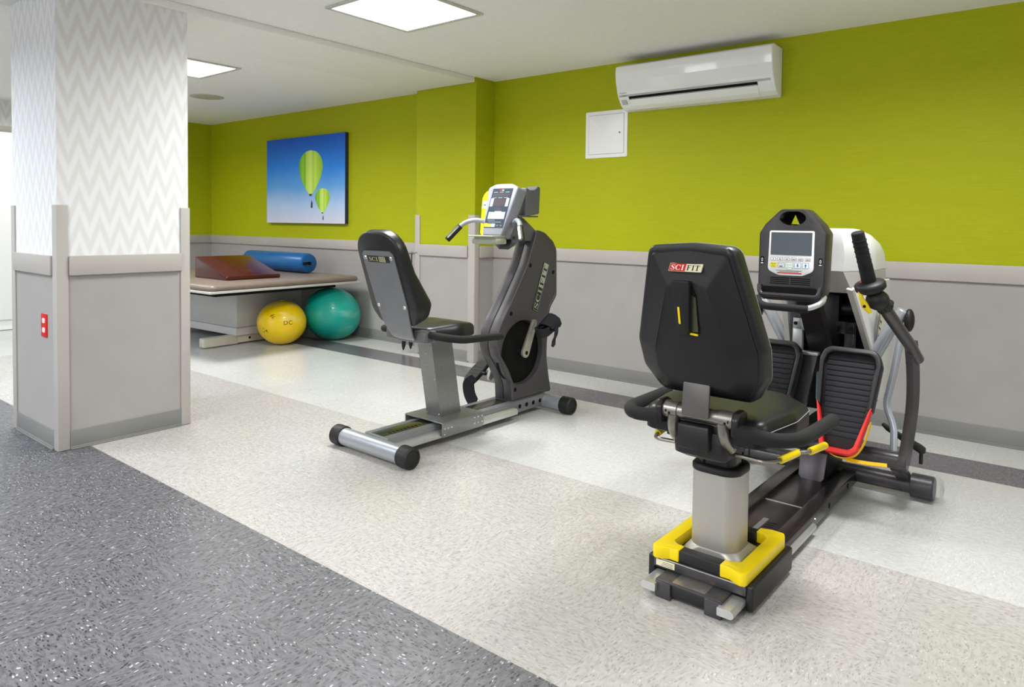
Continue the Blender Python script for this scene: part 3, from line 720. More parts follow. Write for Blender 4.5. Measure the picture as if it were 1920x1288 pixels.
# sliding carriage
car = obj('seat_carriage', MB().box(-0.147, 0.147, 0.337, 0.652, 0.112, 0.12, 0.003).prism(rp([(0.337, 0.042), (0.652, 0.042), (0.652, 0.118), (0.337, 0.118)], [0.015, 0.015, 0.003, 0.003]), 'YZ', 0.139, 0.147, 0.002).prism(rp([(0.337, 0.042), (0.652, 0.042), (0.652, 0.118), (0.337, 0.118)], [0.015, 0.015, 0.003, 0.003]), 'YZ', -0.147, -0.139, 0.002), 'carriage_steel', b_)
for v, z in ((0.352, 0.088), (0.377, 0.088), (0.402, 0.088), (0.352, 0.057), (0.575, 0.103), (0.605, 0.103), (0.635, 0.103), (0.575, 0.072), (0.605, 0.072), (0.635, 0.072)): bolt(car, (0.1465, v, z), 'X', 0.0055)
# seat post, leaning back
def quadloop(u0, u1, v0, v1, z): return [(u0, v0, z), (u1, v0, z), (u1, v1, z), (u0, v1, z)]
post = obj('seat_post', MB().loops([quadloop(-0.054, 0.054, 0.412, 0.565, 0.12), quadloop(-0.054, 0.054, 0.338, 0.488, 0.537)]), 'brushed_steel', b_, smooth=0)
for u, f in ((-0.043, 0.03), (0.043, 0.03), (-0.045, 0.5), (0.045, 0.5), (0.043, 0.93), (-0.043, 0.95), (0, 0.90), (0.0, 0.83)): bolt(post, (u, 0.412-0.074*f-0.0005, 0.12+0.417*f), '-Y', 0.0045)
obj('seat_plate', MB().prism(rp([(-0.115, 0.245), (0.1, 0.245), (0.1, 0.56), (-0.1, 0.56)], 0.02), 'XY', 0.536, 0.547, 0.002), 'steel_grey', b_)
# steel back plate
pth = smooth_path([(0, 0.42, 0.5505), (0, 0.202, 0.5525), (0, 0.160, 0.625), (0, 0.12, 0.735), (0, 0.0264, 0.995), (0, 0.0192, 1.015)], 0.045, 8)
wd = []
for p in pth:
    w_ = lerp([(0.55, 0.15), (0.575, 0.165), (0.64, 0.205), (0.74, 0.234), (0.985, 0.238), (0.995, 0.236), (1.006, 0.222), (1.015, 0.190)], p.z); wd.append(w_)
plate = obj('back_plate', MB().strap(pth, wd, 0.007, (1, 0, 0)), 'plate_grey', b_, smooth=30)
def bp(a, b, h=0.0):     # on the back-plate plane: a across, b up the slope, h forward
    return Vector((a, 0.12-0.339*b+0.941*h, 0.735+0.941*b+0.339*h))
for a, b in ((-0.097, 0.262), (0.097, 0.262), (-0.1, 0.0), (0.1, 0.0)):
    obj('bolt', MB().lathe([(0.011, 0.0), (0.011, 0.003), (0.008, 0.006), (0.0005, 0.007)], along(bp(a, b, -0.003), bp(a, b, -1)), 14), 'chrome', plate)
nb = lambda a, b, h: bp(a, b, -0.0045-h)
bdg = obj('badge', MB().prism(rrect(-0.082, 0.082, 0.238, 0.272, 0.002), lambda a, b, h: bp(a, b, -h), 0.003, 0.0045), 'black_print', plate)
obj('badge_field', MB().quad(0.004, 0.052, 0.241, 0.269, nb, 0.0003), 'badge_gold', bdg, smooth=0)
mb = MB().serif('SCI', nb, -0.072, -0.002, 0.244, 0.266, 0.0005).mat(1).serif('FIT', nb, 0.008, 0.05, 0.244, 0.266, 0.0006)
obj('lettering', mb, ['badge_gold', 'black_print'], bdg, smooth=0)
# cushions
def back_map(a, b, h):
    k = 1+0.75*math.exp(-((b+0.035)/0.13)**2) if h > 0.02 else 1
    return bp(a, b, 0.004+h*k)
ol = rp([(-0.135, -0.105), (0.135, -0.105), (0.178, -0.03), (0.168, 0.16), (0.158, 0.392), (-0.158, 0.392), (-0.168, 0.16), (-0.178, -0.03)], [0.05, 0.05, 0.08, 0.2, 0.125, 0.125, 0.2, 0.08], 8)
cu = obj('backrest_cushion', MB().layers(ol, [(0.01, 0.0), (0.002, 0.004), (0.0, 0.012), (0.0, 0.045), (0.004, 0.055), (0.014, 0.063), (0.03, 0.067)], back_map, dome=(4, 0.006)), 'vinyl', b_, smooth=50)
def seat_map(a, b, h):
    return Vector((a, b, 0.553+h+(0.016*math.exp(-((b-0.43)/0.09)**2)*(abs(a)/0.19)**0.5 if h > 0.05 else 0)))
so_ = rp([(-0.12, 0.25), (0.12, 0.25), (0.198, 0.42), (0.15, 0.575), (-0.15, 0.575), (-0.198, 0.42)], [0.05, 0.05, 0.12, 0.04, 0.04, 0.12], 6)
obj('seat_cushion', MB().layers(so_, [(0.012, 0.0), (0.0, 0.008), (0.0, 0.045), (0.006, 0.058), (0.018, 0.066), (0.035, 0.068)], seat_map, dome=(4, 0.012)), 'vinyl', b_, smooth=50)
for s in (-1, 1):
    br = obj('armrest_bracket', MB().box(min(s*0.065, s*0.15), max(s*0.065, s*0.15), 0.205, 0.285, 0.551, 0.607, 0.006), 'console_dark', b_)
    obj('armrest', MB().tube([(s*0.13, 0.245, 0.590), (s*0.225, 0.245, 0.586), (s*0.288, 0.33, 0.570), (s*0.268, 0.645, 0.552)], 0.0195, 14, 0.07, 7, rnd=0.012), 'foam', b_)
# crank housing in two halves
HW = 0.07
SH = [(0.984, 0.098), (0.977, 0.199), (0.930, 0.285), (0.860, 0.378), (0.838, 0.444), (0.849, 0.526), (0.886, 0.591), (0.980, 0.716), (1.106, 0.899), (1.165, 1.036), (1.204, 1.122), (1.282, 1.104), (1.369, 1.05), (1.408, 0.996), (1.415, 0.70), (1.35, 0.63), (1.33, 0.557), (1.317, 0.348), (1.323, 0.29), (1.364, 0.104), (1.352, 0.098)]
SO = rp(SH, [0.01, 0.08, 0.12, 0.1, 0.08, 0.1, 0.15, 0.4, 0.4, 0.1, 0.03, 0.06, 0.07, 0.07, 0.05, 0.06, 0.12, 0.3, 0.1, 0.012, 0.012], 4)
SO = ccw(SO)
core = obj('housing_core', MB().layers(SO, [(0.008, -0.02), (0.008, 0.02)], AX['YZ']), 'black', b_)
DC, DR = (1.073, 0.384), 0.2
def half(sgn, hole):
    mp = lambda a, b, h: Vector((sgn*h, a, b))
    mb = MB(); lay = [(0.002, 0.0022), (0.0, 0.005), (0.0, HW-0.009), (0.0015, HW-0.004), (0.005, HW-0.001), (0.009, HW), (0.018, HW), (0.021, HW-0.003)]
    mb.layers(SO, lay, mp, cap0=False, cap1=False); last = inset(SO, 0.021); h = HW-0.003
    bm = bmesh.new(); vs = [bm.verts.new(mp(a, b, h)) for a, b in last]; es = [bm.edges.new((vs[i-1], vs[i])) for i in range(len(vs))]
    if hole:
        cs = [bm.verts.new(mp(a, b, h)) for a, b in circle(*DC, DR, 64)]; es += [bm.edges.new((cs[i-1], cs[i])) for i in range(64)]
    bmesh.ops.triangle_fill(bm, use_beauty=True, use_dissolve=False, edges=es); mb.merge(bm)
    if hole:
        mb.loops([[mp(a, b, h) for a, b in circle(*DC, DR, 64)], [mp(a, b, h+0.0035) for a, b in circle(*DC, DR-0.001, 64)], [mp(a, b, h+0.002) for a, b in circle(*DC, DR-0.006, 64)], [mp(a, b, h-0.03) for a, b in circle(*DC, DR-0.012, 64)]], False, False)
    return mb
sr = obj('housing_half', half(1, True), 'shroud_plastic', b_, smooth=40)
obj('housing_half', half(-1, False), 'shroud_plastic', b_, smooth=40)
obj('flywheel_cover', MB().prism(circle(*DC, DR-0.01, 64), 'YZ', 0.02, HW-0.03).lathe([(0.12, 0), (0.10, 0.006), (0.06, 0.014), (0.03, 0.018), (0.001, 0.018)], trans(HW-0.03, *DC) @ rotm('Y', 90), 40), 'black', b_)
for v, z in ((1.141, 0.904), (1.372, 0.852), (0.966, 0.625), (1.012, 0.166)): obj('screw_hole', MB().prism(circle(v, z, 0.0125, 18), 'YZ', HW-0.004, HW-0.0015), 'black', sr)
# raised name plate on the side, reading upwards
bu, bw = Vector((0.11, 0.282)).normalized(), 0
bc = Vector((1.2445, 0.7675)); bn = Vector((bu.y, -bu.x))
def side_map(a, b, h): q = bc+bu*a-bn*b; return Vector((HW-0.0025+h, q.x, q.y))
nbp = obj('badge', MB().prism(rrect(-0.155, 0.155, -0.027, 0.027, 0.004), side_map, 0.0, 0.003, 0.001), 'black_print', sr)
obj('badge_border', MB().quad(-0.152, 0.152, 0.0225, 0.0245, side_map, 0.0034).quad(-0.152, 0.152, -0.0245, -0.0225, side_map, 0.0034).quad(-0.152, -0.150, -0.0245, 0.0245, side_map, 0.0034), 'badge_sage', nbp, smooth=0)
obj('badge_field', MB().quad(-0.005, 0.152, -0.0235, 0.0235, side_map, 0.0037), 'badge_sage', nbp, smooth=0)
obj('lettering', MB().serif('SCI', side_map, -0.142, -0.01, -0.018, 0.018, 0.0038).mat(1).serif('FIT', side_map, 0.006, 0.142, -0.018, 0.018, 0.0042), ['badge_sage', 'black_print'], nbp, smooth=0)
# cranks and pedals
def crank(s, hub, end):
    u = s*0.10
    d = (Vector(end)-Vector(hub)).normalized(); n = Vector((-d.y, d.x)); h0, h1 = Vector(hub), Vector(end); pts = []
    for i in range(9): a = PI/2+PI*i/8; q = h0+d*(0.03*math.cos(a))+n*(0.03*math.sin(a)); pts.append((q.x, q.y))
    for i in range(9): a = -PI/2+PI*i/8; q = h1+d*(0.019*math.cos(a))+n*(0.019*math.sin(a)); pts.append((q.x, q.y))
    c = obj('crank_arm', MB().prism(pts, 'YZ', min(u-0.006, u+0.016), max(u-0.006, u+0.016), 0.004), 'crank_metal', b_)
    obj('crank_bolt', MB().prism(circle(hub[0], hub[1], 0.012, 16), 'YZ', min(u, u+s*0.0135), max(u, u+s*0.0175)), 'black', c)
    obj('axle', MB().tube([(0, hub[0], hub[1]), (u, hub[0], hub[1])], 0.018, 14), 'dark_metal', c)
    return c
crank(1, (1.056, 0.387), (1.137, 0.56)); crank(-1, (1.056, 0.387), (0.965, 0.225))
def pedal(s, v, z, tilt, droop):
    """foot pedal with a wide heel-and-toe strap; tilt of the sole in degrees"""
    Mx = trans(s*0.195, v, z) @ rotm('X', tilt) @ Matrix.Diagonal((1, 1, 1, 1)) @ Matrix.Scale(1.0 if droop else 0.82, 4)
    p = obj('pedal', MB().at(Mx).layers(rp([(-0.045, -0.1), (0.045, -0.1), (0.052, 0.02), (0.042, 0.095), (-0.042, 0.095), (-0.052, 0.02)], [0.045, 0.045, 0.05, 0.03, 0.03, 0.05], 5), [(0.006, -0.016), (0, -0.01), (0, 0.006), (0.005, 0.013)], AX['XY']).tube([(-s*0.075, 0, 0), (s*0.04, 0, 0)], 0.012, 12), 'black_rubber', b_)
    mb = MB().at(Mx)
    for k in range(4): mb.box(-0.038, 0.038, -0.055+0.028*k, -0.045+0.028*k, 0.011, 0.0155, 0.002)
    obj('tread', mb, 'black_rubber', p)
    if droop:
        obj('strap', MB().strap([(s*0.185+0.03, v-0.06, z-0.02), (s*0.185-0.0, v-0.085, z-0.05), (s*0.185+0.0, v-0.075, z-0.12), (s*0.185+0.012, v-0.05, z-0.175), (s*0.185+0.02, v-0.035, z-0.19)], [0.05, 0.058, 0.064, 0.068]+[0.07]*10+[0.068, 0.063, 0.056, 0.048, 0.04, 0.03], 0.009, (0.78, 0.62, 0.1), 0.05), 'fabric_black', p, smooth=60)
    else:
        L = []
        for i in range(13):
            a = PI*i/12; r1 = 0.056+0.006*math.sin(5*a); L.append((r1*math.cos(a), 0.02+0.012*math.sin(3*a), 0.008+0.072*math.sin(a)))
        obj('strap', MB().at(Mx).strap(L, 0.115, 0.012, (0, 1, 0.15)), 'fabric_black', p, smooth=60)
        obj('heel_cup', MB().at(Mx).strap([(-0.046, -0.04, 0.02), (-0.05, -0.085, 0.03), (0.0, -0.118, 0.036), (0.05, -0.085, 0.03), (0.046, -0.04, 0.02)], 0.055, 0.009, (0, 0, 1), 0.04), 'fabric_black', p, smooth=60)
        obj('strap_end', MB().at(Mx).strap([(0.058, 0.03, 0.01), (0.075, -0.01, -0.02), (0.07, -0.05, -0.055), (0.078, -0.075, -0.075)], 0.028, 0.007, (0, 1, 0.3), 0.03).ball((0.074, -0.078, -0.078), (0.012, 0.014, 0.014), 6), 'fabric_black', p, smooth=60)
pedal(1, 1.162, 0.525, 24, False); pedal(-1, 0.955, 0.243, -36+70, True)
# neck, console
obj('neck', MB().prism(rp([(1.0, 1.052), (1.25, 1.05), (1.262, 1.085), (1.19, 1.135), (1.10, 1.19), (1.02, 1.20)], [0.005, 0.01, 0.01, 0.03, 0.03, 0.01]), 'YZ', -0.046, 0.046, 0.006, 2).prism(rp([(0.89, 1.088), (1.0, 1.075), (1.075, 1.066), (1.06, 1.2), (1.02, 1.3), (0.94, 1.25)], 0.012), 'YZ', -0.068, 0.068, 0.006, 2), 'console_dark', b_, smooth=40)
c0, cdir = Vector((0.859, 1.088)), Vector((0.107, 0.297)).normalized(); cn = Vector((cdir.y, -cdir.x))    # cn points forward and down
def con(a, b, h):    # h towards the rider
    q = c0+cdir*b-cn*h; return Vector((a, q.x, q.y))
CO = rp([(-0.074, 0.0), (0.074, 0.0), (0.095, 0.13), (0.118, 0.30), (0.06, 0.325), (-0.06, 0.325), (-0.118, 0.30), (-0.095, 0.13)], [0.012, 0.012, 0.2, 0.022, 0.1, 0.1, 0.022, 0.2], 5)
con_body = obj('console', MB().layers(CO, [(0.03, -0.10), (0.012, -0.095), (0.0, -0.075), (0.0, -0.008), (0.003, -0.002), (0.008, 0.0)], con), 'console_grey', b_, smooth=50)
obj('console_back', MB().layers(inset(ccw(CO), 0.012), [(0.03, -0.135), (0.01, -0.13), (0.0, -0.11), (0.0, -0.09)], con), 'console_dark', con_body, smooth=50)
dp = obj('display_panel', MB().prism(rp([(-0.076, 0.045), (0.074, 0.045), (0.082, 0.292), (-0.074, 0.292)], 0.004), con, 0.0, 0.0015), 'display', con_body, smooth=0)
mb = MB()
for x0, x1, y0, y1 in ((-0.066, 0.066, 0.237, 0.262), (-0.044, 0.046, 0.182, 0.226), (-0.026, 0.024, 0.153, 0.17)): mb.quad(x0, x1, y0, y1, con, 0.0019)
obj('lcd_window', mb, 'lcd', dp, smooth=0)
mb = MB()
for x0, x1, y0, y1 in ((-0.069, -0.048, 0.178, 0.229), (0.05, 0.072, 0.178, 0.229), (-0.062, 0.066, 0.1, 0.143), (-0.018, 0.034, 0.143, 0.148), (-0.02, 0.01, 0.05, 0.07)): mb.quad(x0, x1, y0, y1, con, 0.002)
for q in range(3): mb.quad(-0.06+0.045*q, -0.03+0.045*q, 0.2675, 0.2695, con, 0.002); mb.quad(-0.062+0.045*q, -0.03+0.045*q, 0.2315, 0.2335, con, 0.002)
mb.quad(-0.06, 0.0, 0.0905, 0.092, con, 0.002).quad(-0.05, 0.05, 0.0795, 0.081, con, 0.002).quad(0.0, 0.014, 0.277, 0.284, con, 0.002)
obj('keypad', mb, 'pale_blue', dp, smooth=0)
obj('logo', MB().quad(-0.02, 0.0, 0.277, 0.284, con, 0.0021), 'badge_red', dp, smooth=0)
obj('key', MB().poly(rrect(-0.073, -0.05, 0.05, 0.073, 0.005), con, 0.0021), 'lime_print', dp, smooth=0)
obj('key', MB().poly(rrect(-0.049, -0.022, 0.05, 0.07, 0.003), con, 0.0021), 'key_yellow', dp, smooth=0)
for x0 in (0.016, 0.044): obj('key', MB().poly(rrect(x0, x0+0.024, 0.05, 0.068, 0.003), con, 0.0021).mat(1).quad(x0+0.008, x0+0.016, 0.058, 0.06, con, 0.0024), ['lcd', 'pale_blue'], dp, smooth=0)
obj('bottle_holder', MB().prism(rp([(1.035, 1.20), (1.165, 1.215), (1.172, 1.375), (1.15, 1.385), (1.12, 1.362), (1.075, 1.358), (1.035, 1.372)], [0.008, 0.012, 0.012, 0.012, 0.02, 0.02, 0.008]), 'YZ', 0.03, 0.115, 0.008, 3).box(0.035, 0.11, 0.98, 1.16, 1.195, 1.205, 0.003), 'console_dark', con_body, smooth=50)
cd_ = obj('information_card', MB().prism(rp([(-0.205, 1.085), (-0.08, 1.085), (-0.08, 1.385), (-0.15, 1.385), (-0.232, 1.33)], [0.02, 0.005, 0.005, 0.03, 0.06]), lambda a, b, h: Vector((a, 0.985+(b-1.09)*0.2+h, b)), 0.0, 0.003), 'yellow', con_body, smooth=0)
fc = lambda a, b, h: Vector((a, 0.985+(b-1.09)*0.2-0.0006-h, b))
mb = MB()
for k in range(3): mb.quad(-0.19, -0.14, 1.352-0.02*k, 1.361-0.02*k, fc)
mb.quad(-0.212, -0.19, 1.265, 1.271, fc, 0.0005)
obj('printed_lines', mb, 'black_print', cd_, smooth=0)
obj('white_field', MB().quad(-0.222, -0.14, 1.25, 1.292, fc, 0.0002), 'white_print', cd_, smooth=0)
tr = obj('reading_tray', MB().box(-0.122, 0.075, 0.79, 0.905, 1.078, 1.086, 0.003).box(-0.112, 0.085, 0.81, 0.9, 1.036, 1.066, 0.008).box(-0.1, 0.07, 0.82, 0.9, 1.064, 1.08), 'tray_plastic', b_)
for s in (-1, 1):
    hb = obj('handlebar', MB().tube([(s*0.045, 0.985, 1.13), (s*0.15, 0.905, 1.18), (s*0.215, 0.858, 1.162), (s*0.25, 0.824, 1.113)], 0.014, 14, 0.06, 6), 'silver_paint', b_)
    g0, g1 = Vector((s*0.234, 0.839, 1.137)), Vector((s*0.291, 0.788, 1.055))
    g = obj('grip', MB().tube([g0, g1], 0.018, 16, rnd=0.003), 'black_rubber', hb)
    dirg = (g1-g0).normalized(); side = Vector((s*0.2, -1, 0.25)); side = (side-dirg*side.dot(dirg)).normalized(); a, b = g0+dirg*0.008+side*0.0045, g1-dirg*0.012+side*0.0045
    obj('pulse_sensor', MB().tube([a, b], 0.0155, 12), 'chrome', g)
# ------------------------------------------------------------------ recumbent stepper; local x = across, y = forward, z = up
stp = thing('recumbent_stepper', 'black recumbent stepper with yellow release levers, a pedestal seat and red-strapped foot plates', 'recumbent stepper', (-0.896, 1.955, 0), math.radians(-0.5))
s_ = stp
def mir(s, a, b): return (min(s*a, s*b), max(s*a, s*b))
# rails and deck
for s in (-1, 1):
    x0, x1 = mir(s, 0.075, 0.135)
    r = obj('base_rail', MB().box(x0, x1, 0.13, 1.47, 0.018, 0.072, 0.006), 'dark_gloss', s_)
    for v in (1.02, 1.30): obj('hole', MB().prism(circle(v, 0.045, 0.011, 14), 'YZ', *mir(s, 0.134, 0.1356)), 'black', r)
    obj('screw', MB().prism(circle(0.83, 0.05, 0.005, 10), 'YZ', *mir(s, 0.134, 0.1375)), 'chrome', r)
    obj('guide_rail', MB().prism(rp([(s*0.1, 0.022), (s*0.142, 0.022), (s*0.15, 0.028), (s*0.15, 0.04), (s*0.14, 0.047), (s*0.1, 0.047)], 0.003, 2), lambda a, b, h: Vector((a, h, b)), 0.004, 0.80), 'aluminium', s_)
deck = obj('deck', MB().box(-0.076, 0.076, 0.13, 1.42, 0.03, 0.058, 0.003), 'dark_gloss', s_)
mb = MB()
for k in range(9): mb.at(trans(0.03, 0.50+0.021*k, 0) @ rotm('Z', 18)).box(-0.016, 0.016, -0.004, 0.004, 0.0575, 0.0588)
obj('adjustment_slots', mb, 'black', deck)
sc_ = obj('scale_strip', MB().box(-0.012, 0.008, 0.48, 0.70, 0.0575, 0.0586), 'console_dark', deck)
obj('edge_plate', MB().box(-0.074, 0.074, 0.885, 0.893, 0.0575, 0.0595), 'aluminium', deck)
# rear foot
rf = obj('rear_foot', MB().box(-0.108, 0.108, 0.022, 0.13, 0.048, 0.056, 0.003).box(-0.108, -0.056, 0.018, 0.13, 0.0, 0.052, 0.004).box(0.054, 0.108, 0.018, 0.13, 0.0, 0.052, 0.004), 'foot_metal', s_)
obj('foot_insert', MB().box(-0.056, 0.054, 0.024, 0.12, 0.012, 0.049, 0.005), 'black_plastic', rf)
obj('foot_plate', MB().box(-0.055, 0.053, 0.03, 0.12, 0.0555, 0.0575, 0.001), 'gunmetal', rf)
# seat carriage
cr_ = obj('seat_carriage', MB().box(-0.152, 0.152, 0.092, 0.45, 0.057, 0.088, 0.003), 'foot_metal', s_)
obj('edge_highlight', MB().box(-0.149, 0.149, 0.0905, 0.096, 0.0862, 0.0888, 0.0008), 'aluminium', cr_)  # bright strip added for the highlight along the front top edge
obj('carriage_underside', MB().box(-0.15, 0.15, 0.10, 0.45, 0.046, 0.058, 0.002), 'black', cr_)
for s in (-1, 1): obj('side_cover', MB().box(*mir(s, 0.15, 0.173), 0.095, 0.452, 0.012, 0.09, 0.007, 3), 'black_plastic', cr_)
lb = obj('label_plate', MB().box(-0.142, -0.078, 0.0905, 0.093, 0.0635, 0.0835), 'badge_cream', cr_, smooth=0)
fm = lambda a, b, h: Vector((a, 0.0901-h, b))
mb = MB()
for k in range(3): mb.quad(-0.125+0.004*k, -0.084, 0.0665+0.005*k, 0.068+0.005*k, fm)
obj('printed_lines', mb, 'key_grey', lb, smooth=0)
# yellow swivel levers round the column, with the black bar between them
for v0, v1 in ((0.1, 0.142), (0.385, 0.43)): obj('lever_bar', MB().box(-0.07, 0.07, v0, v1, 0.088, 0.126, 0.004), 'black_plastic', s_)
for s in (-1, 1):
    P = [(0.068, 0.096), (0.098, 0.098), (0.118, 0.086), (0.140, 0.076), (0.155, 0.09), (0.157, 0.42), (0.145, 0.45), (0.105, 0.452), (0.068, 0.44), (0.068, 0.40), (0.092, 0.40), (0.112, 0.375), (0.112, 0.158), (0.092, 0.142), (0.068, 0.14)]
    obj('swivel_lever', MB().prism(ccw(rp([(s*a, b) for a, b in P], [0.004, 0.01, 0.01, 0.015, 0.015, 0.02, 0.015, 0.02, 0.004, 0.004, 0.012, 0.01, 0.01, 0.012, 0.004], 3)), 'XY', 0.09, 0.128, 0.0028, 2), 'yellow', s_)
# column
def rsec(hx, hy, r, z, cy=0.255, n=6): return [(a, b, z) for a, b in rrect(-hx, hx, cy-hy, cy+hy, r, n)]
col = obj('seat_column', MB().loops([rsec(0.108, 0.098, 0.035, 0.088, 0.27), rsec(0.106, 0.096, 0.035, 0.093, 0.27), rsec(0.083, 0.079, 0.05, 0.121), rsec(0.080, 0.076, 0.05, 0.124), rsec(0.080, 0.076, 0.05, 0.372)]), 'alu_column', s_, smooth=28)
obj('collar', MB().loops([rsec(0.081, 0.077, 0.05, 0.368), rsec(0.082, 0.078, 0.05, 0.37), rsec(0.082, 0.078, 0.05, 0.385), rsec(0.076, 0.072, 0.048, 0.392), rsec(0.066, 0.062, 0.04, 0.392)]), 'black_rubber', col, smooth=50)
obj('inner_column', MB().loops([rsec(0.064, 0.060, 0.035, 0.38), rsec(0.064, 0.060, 0.035, 0.50)]), 'dark_gloss', s_, smooth=50)
obj('column_groove', MB().box(-0.035, -0.029, 0.193, 0.197, 0.39, 0.46).box(0.05, 0.066, 0.27, 0.276, 0.39, 0.46), 'black', s_)
# seat hinge
gb = obj('hinge_cover', MB().loops([rrect_ for rrect_ in ([(a, b, 0.438) for a, b in rrect(-0.06, 0.072, 0.10, 0.235, 0.02)], [(a, b, 0.452) for a, b in rrect(-0.085, 0.09, 0.075, 0.25, 0.025)], [(a, b, 0.485) for a, b in rrect(-0.082, 0.088, 0.066, 0.25, 0.02)], [(a, b, 0.53) for a, b in rrect(-0.07, 0.075, 0.075, 0.25, 0.015)])]).box(-0.058, 0.045, 0.045, 0.11, 0.475, 0.553, 0.008), 'black_plastic', s_, smooth=45)
ax = obj('hinge_tube', MB().tube([(-0.106, 0.082, 0.58), (0.108, 0.082, 0.58)], 0.0235, 22), 'gunmetal', s_, smooth=50)
for s in (-1, 1):
    obj('clamp', MB().tube([(s*0.068, 0.082, 0.58), (s*0.112, 0.082, 0.58)], 0.0275, 22).tube([(s*0.08, 0.065, 0.57), (s*0.082, 0.07, 0.52), (s*0.086, 0.12, 0.482)], 0.018, 10, 0.03), 'gunmetal', ax, smooth=50)
    obj('clamp_cap', MB().prism(rp([(0.045, 0.54), (0.12, 0.53), (0.125, 0.60), (0.10, 0.613), (0.06, 0.610), (0.045, 0.59)], 0.015), 'YZ', *mir(s, 0.112, 0.134), 0.005), 'dark_metal', ax, smooth=50)
    obj('screw', MB().prism(circle(0.055, 0.58, 0.005, 10), 'YZ', *mir(s, 0.1, 0.101)).ball((s*0.09, 0.056, 0.574), 0.004, 6), 'black', ax)
obj('back_bracket', MB().prism(rp([(-0.043, 0.578), (0.043, 0.578), (0.043, 0.68), (-0.043, 0.68)], 0.006), lambda a, b, h: Vector((a, 0.043+(b-0.578)*0.1+h, b)), 0.0, 0.01, 0.002), 'bracket_grey', s_)
# seat cushion
so2 = rp([(-0.195, 0.085), (0.195, 0.085), (0.224, 0.30), (0.21, 0.47), (0.10, 0.60), (-0.10, 0.60), (-0.21, 0.47), (-0.224, 0.30)], [0.05, 0.05, 0.15, 0.03, 0.12, 0.12, 0.03, 0.15], 6)
sm = lambda a, b, h: Vector((a, b, 0.500+h+(0.012*(abs(a)/0.2)**2*math.exp(-((b-0.2)/0.2)**2) if h > 0.055 else 0)))
seat = obj('seat_cushion', MB().layers(so2, [(0.012, 0.0), (0.0, 0.006), (0.0, 0.05), (0.007, 0.062), (0.022, 0.072), (0.045, 0.076)], sm, dome=(4, 0.004)), 'vinyl_gloss', s_, smooth=50)
loop = [tuple(sm(a, b, 0.0525)) for a, b in inset(ccw(so2), -0.0002)]
obj('stitching', MB().tube(loop+loop[:1], 0.0012, 6), 'stitch', seat)
obj('seat_pan', MB().box(-0.12, 0.12, 0.10, 0.45, 0.49, 0.503, 0.005), 'dark_metal', s_)
# backrest: hard rear shell and upholstered front
VS = [(0.58, 0.142), (0.645, 0.107), (0.70, 0.08), (0.79, 0.047), (1.073, -0.021), (1.11, -0.03)]
def bk(a, b, h): return Vector((a, lerp(VS, b)+h, b))
SHO = ccw(rp([(-0.119, 1.075), (0.0, 1.09), (0.119, 1.075), (0.187, 0.79), (0.178, 0.70), (0.128, 0.642), (-0.128, 0.642), (-0.178, 0.70), (-0.187, 0.79)], [0.016, 0.3, 0.016, 0.06, 0.05, 0.03, 0.03, 0.05, 0.06], 6))
def boss(a, b, kx, y0, y1): t = (b-0.642)/(1.09-0.642); return a*kx*(1-0.25*t), y0+(y1-y0)*t
L0 = [bk(a, b, 0.03) for a, b in SHO]; L1 = [bk(a, b, 0.0) for a, b in SHO]; L2 = [bk(a*0.985, 0.86+(b-0.86)*0.985, -0.004) for a, b in SHO]
L3 = [bk(*boss(a, b, 0.74, 0.668, 0.998), -0.032) for a, b in SHO]; L4 = [bk(*boss(a, b, 0.70, 0.68, 0.988), -0.036) for a, b in SHO]
br = obj('backrest', MB().loops([L0, L1, L2, L3, L4]), 'shell_plastic', s_, smooth=32)
UPO = ccw(rp([(-0.135, 1.098), (0.0, 1.108), (0.135, 1.098), (0.204, 0.80), (0.197, 0.71), (0.148, 0.628), (-0.148, 0.628), (-0.197, 0.71), (-0.204, 0.80)], [0.035, 0.3, 0.035, 0.07, 0.05, 0.04, 0.04, 0.05, 0.07], 6))
uph = obj('upholstery', MB().layers(UPO, [(0.016, 0.004), (0.006, 0.008), (0.0, 0.02), (0.0, 0.07), (0.006, 0.082), (0.02, 0.094), (0.05, 0.10)], bk, dome=(3, 0.004)), 'vinyl', br, smooth=50)
loop = [tuple(bk(a, b, 0.066)) for a, b in inset(UPO, -0.0003)]
obj('stitching', MB().tube(loop+loop[:1], 0.0011, 6), 'stitch', br)
obj('seam', MB().tube([bk(0, 1.1062, 0.02), bk(0, 1.1066, 0.045), bk(0, 1.1062, 0.07)], 0.0013, 6), 'black', br)
# slot with the recline release in it
obj('release_recess', MB().prism([(-0.032, 0.992), (0.02, 0.992), (0.032, 0.955), (0.030, 0.838), (-0.028, 0.838)], lambda a, b, h: bk(a, b, -0.0365-h), 0.0, 0.001), 'black', br, smooth=0)
obj('release_backing', MB().prism([(0.017, 0.955), (0.03, 0.95), (0.029, 0.845), (0.0, 0.845)], lambda a, b, h: bk(a, b, -0.0378-h), 0.0, 0.0012), 'bronze', br, smooth=0)
rh = obj('release_handle', MB().prism(rp([(-0.035, 0.998), (0.022, 0.998), (0.006, 0.836), (-0.031, 0.836)], [0.004, 0.004, 0.008, 0.008]), lambda a, b, h: bk(a, b, -0.034-h), 0.0, 0.024, 0.004), 'shell_plastic', br)
obj('indicator', MB().prism(rrect(-0.021, -0.0145, 0.868, 0.92, 0.002), lambda a, b, h: bk(a, b, -0.0575-h), 0.0, 0.002, 0.0005), 'yellow', rh)
obj('indicator', MB().prism([(0.004, 0.836), (0.028, 0.834), (0.028, 0.840), (0.004, 0.842)], lambda a, b, h: bk(a, b, -0.0375-h), 0.0, 0.006), 'yellow', rh)
bm_ = lambda a, b, h: Vector((a, lerp(VS, 1.035)-0.0225-(1.035-b)*0.62-h, b))
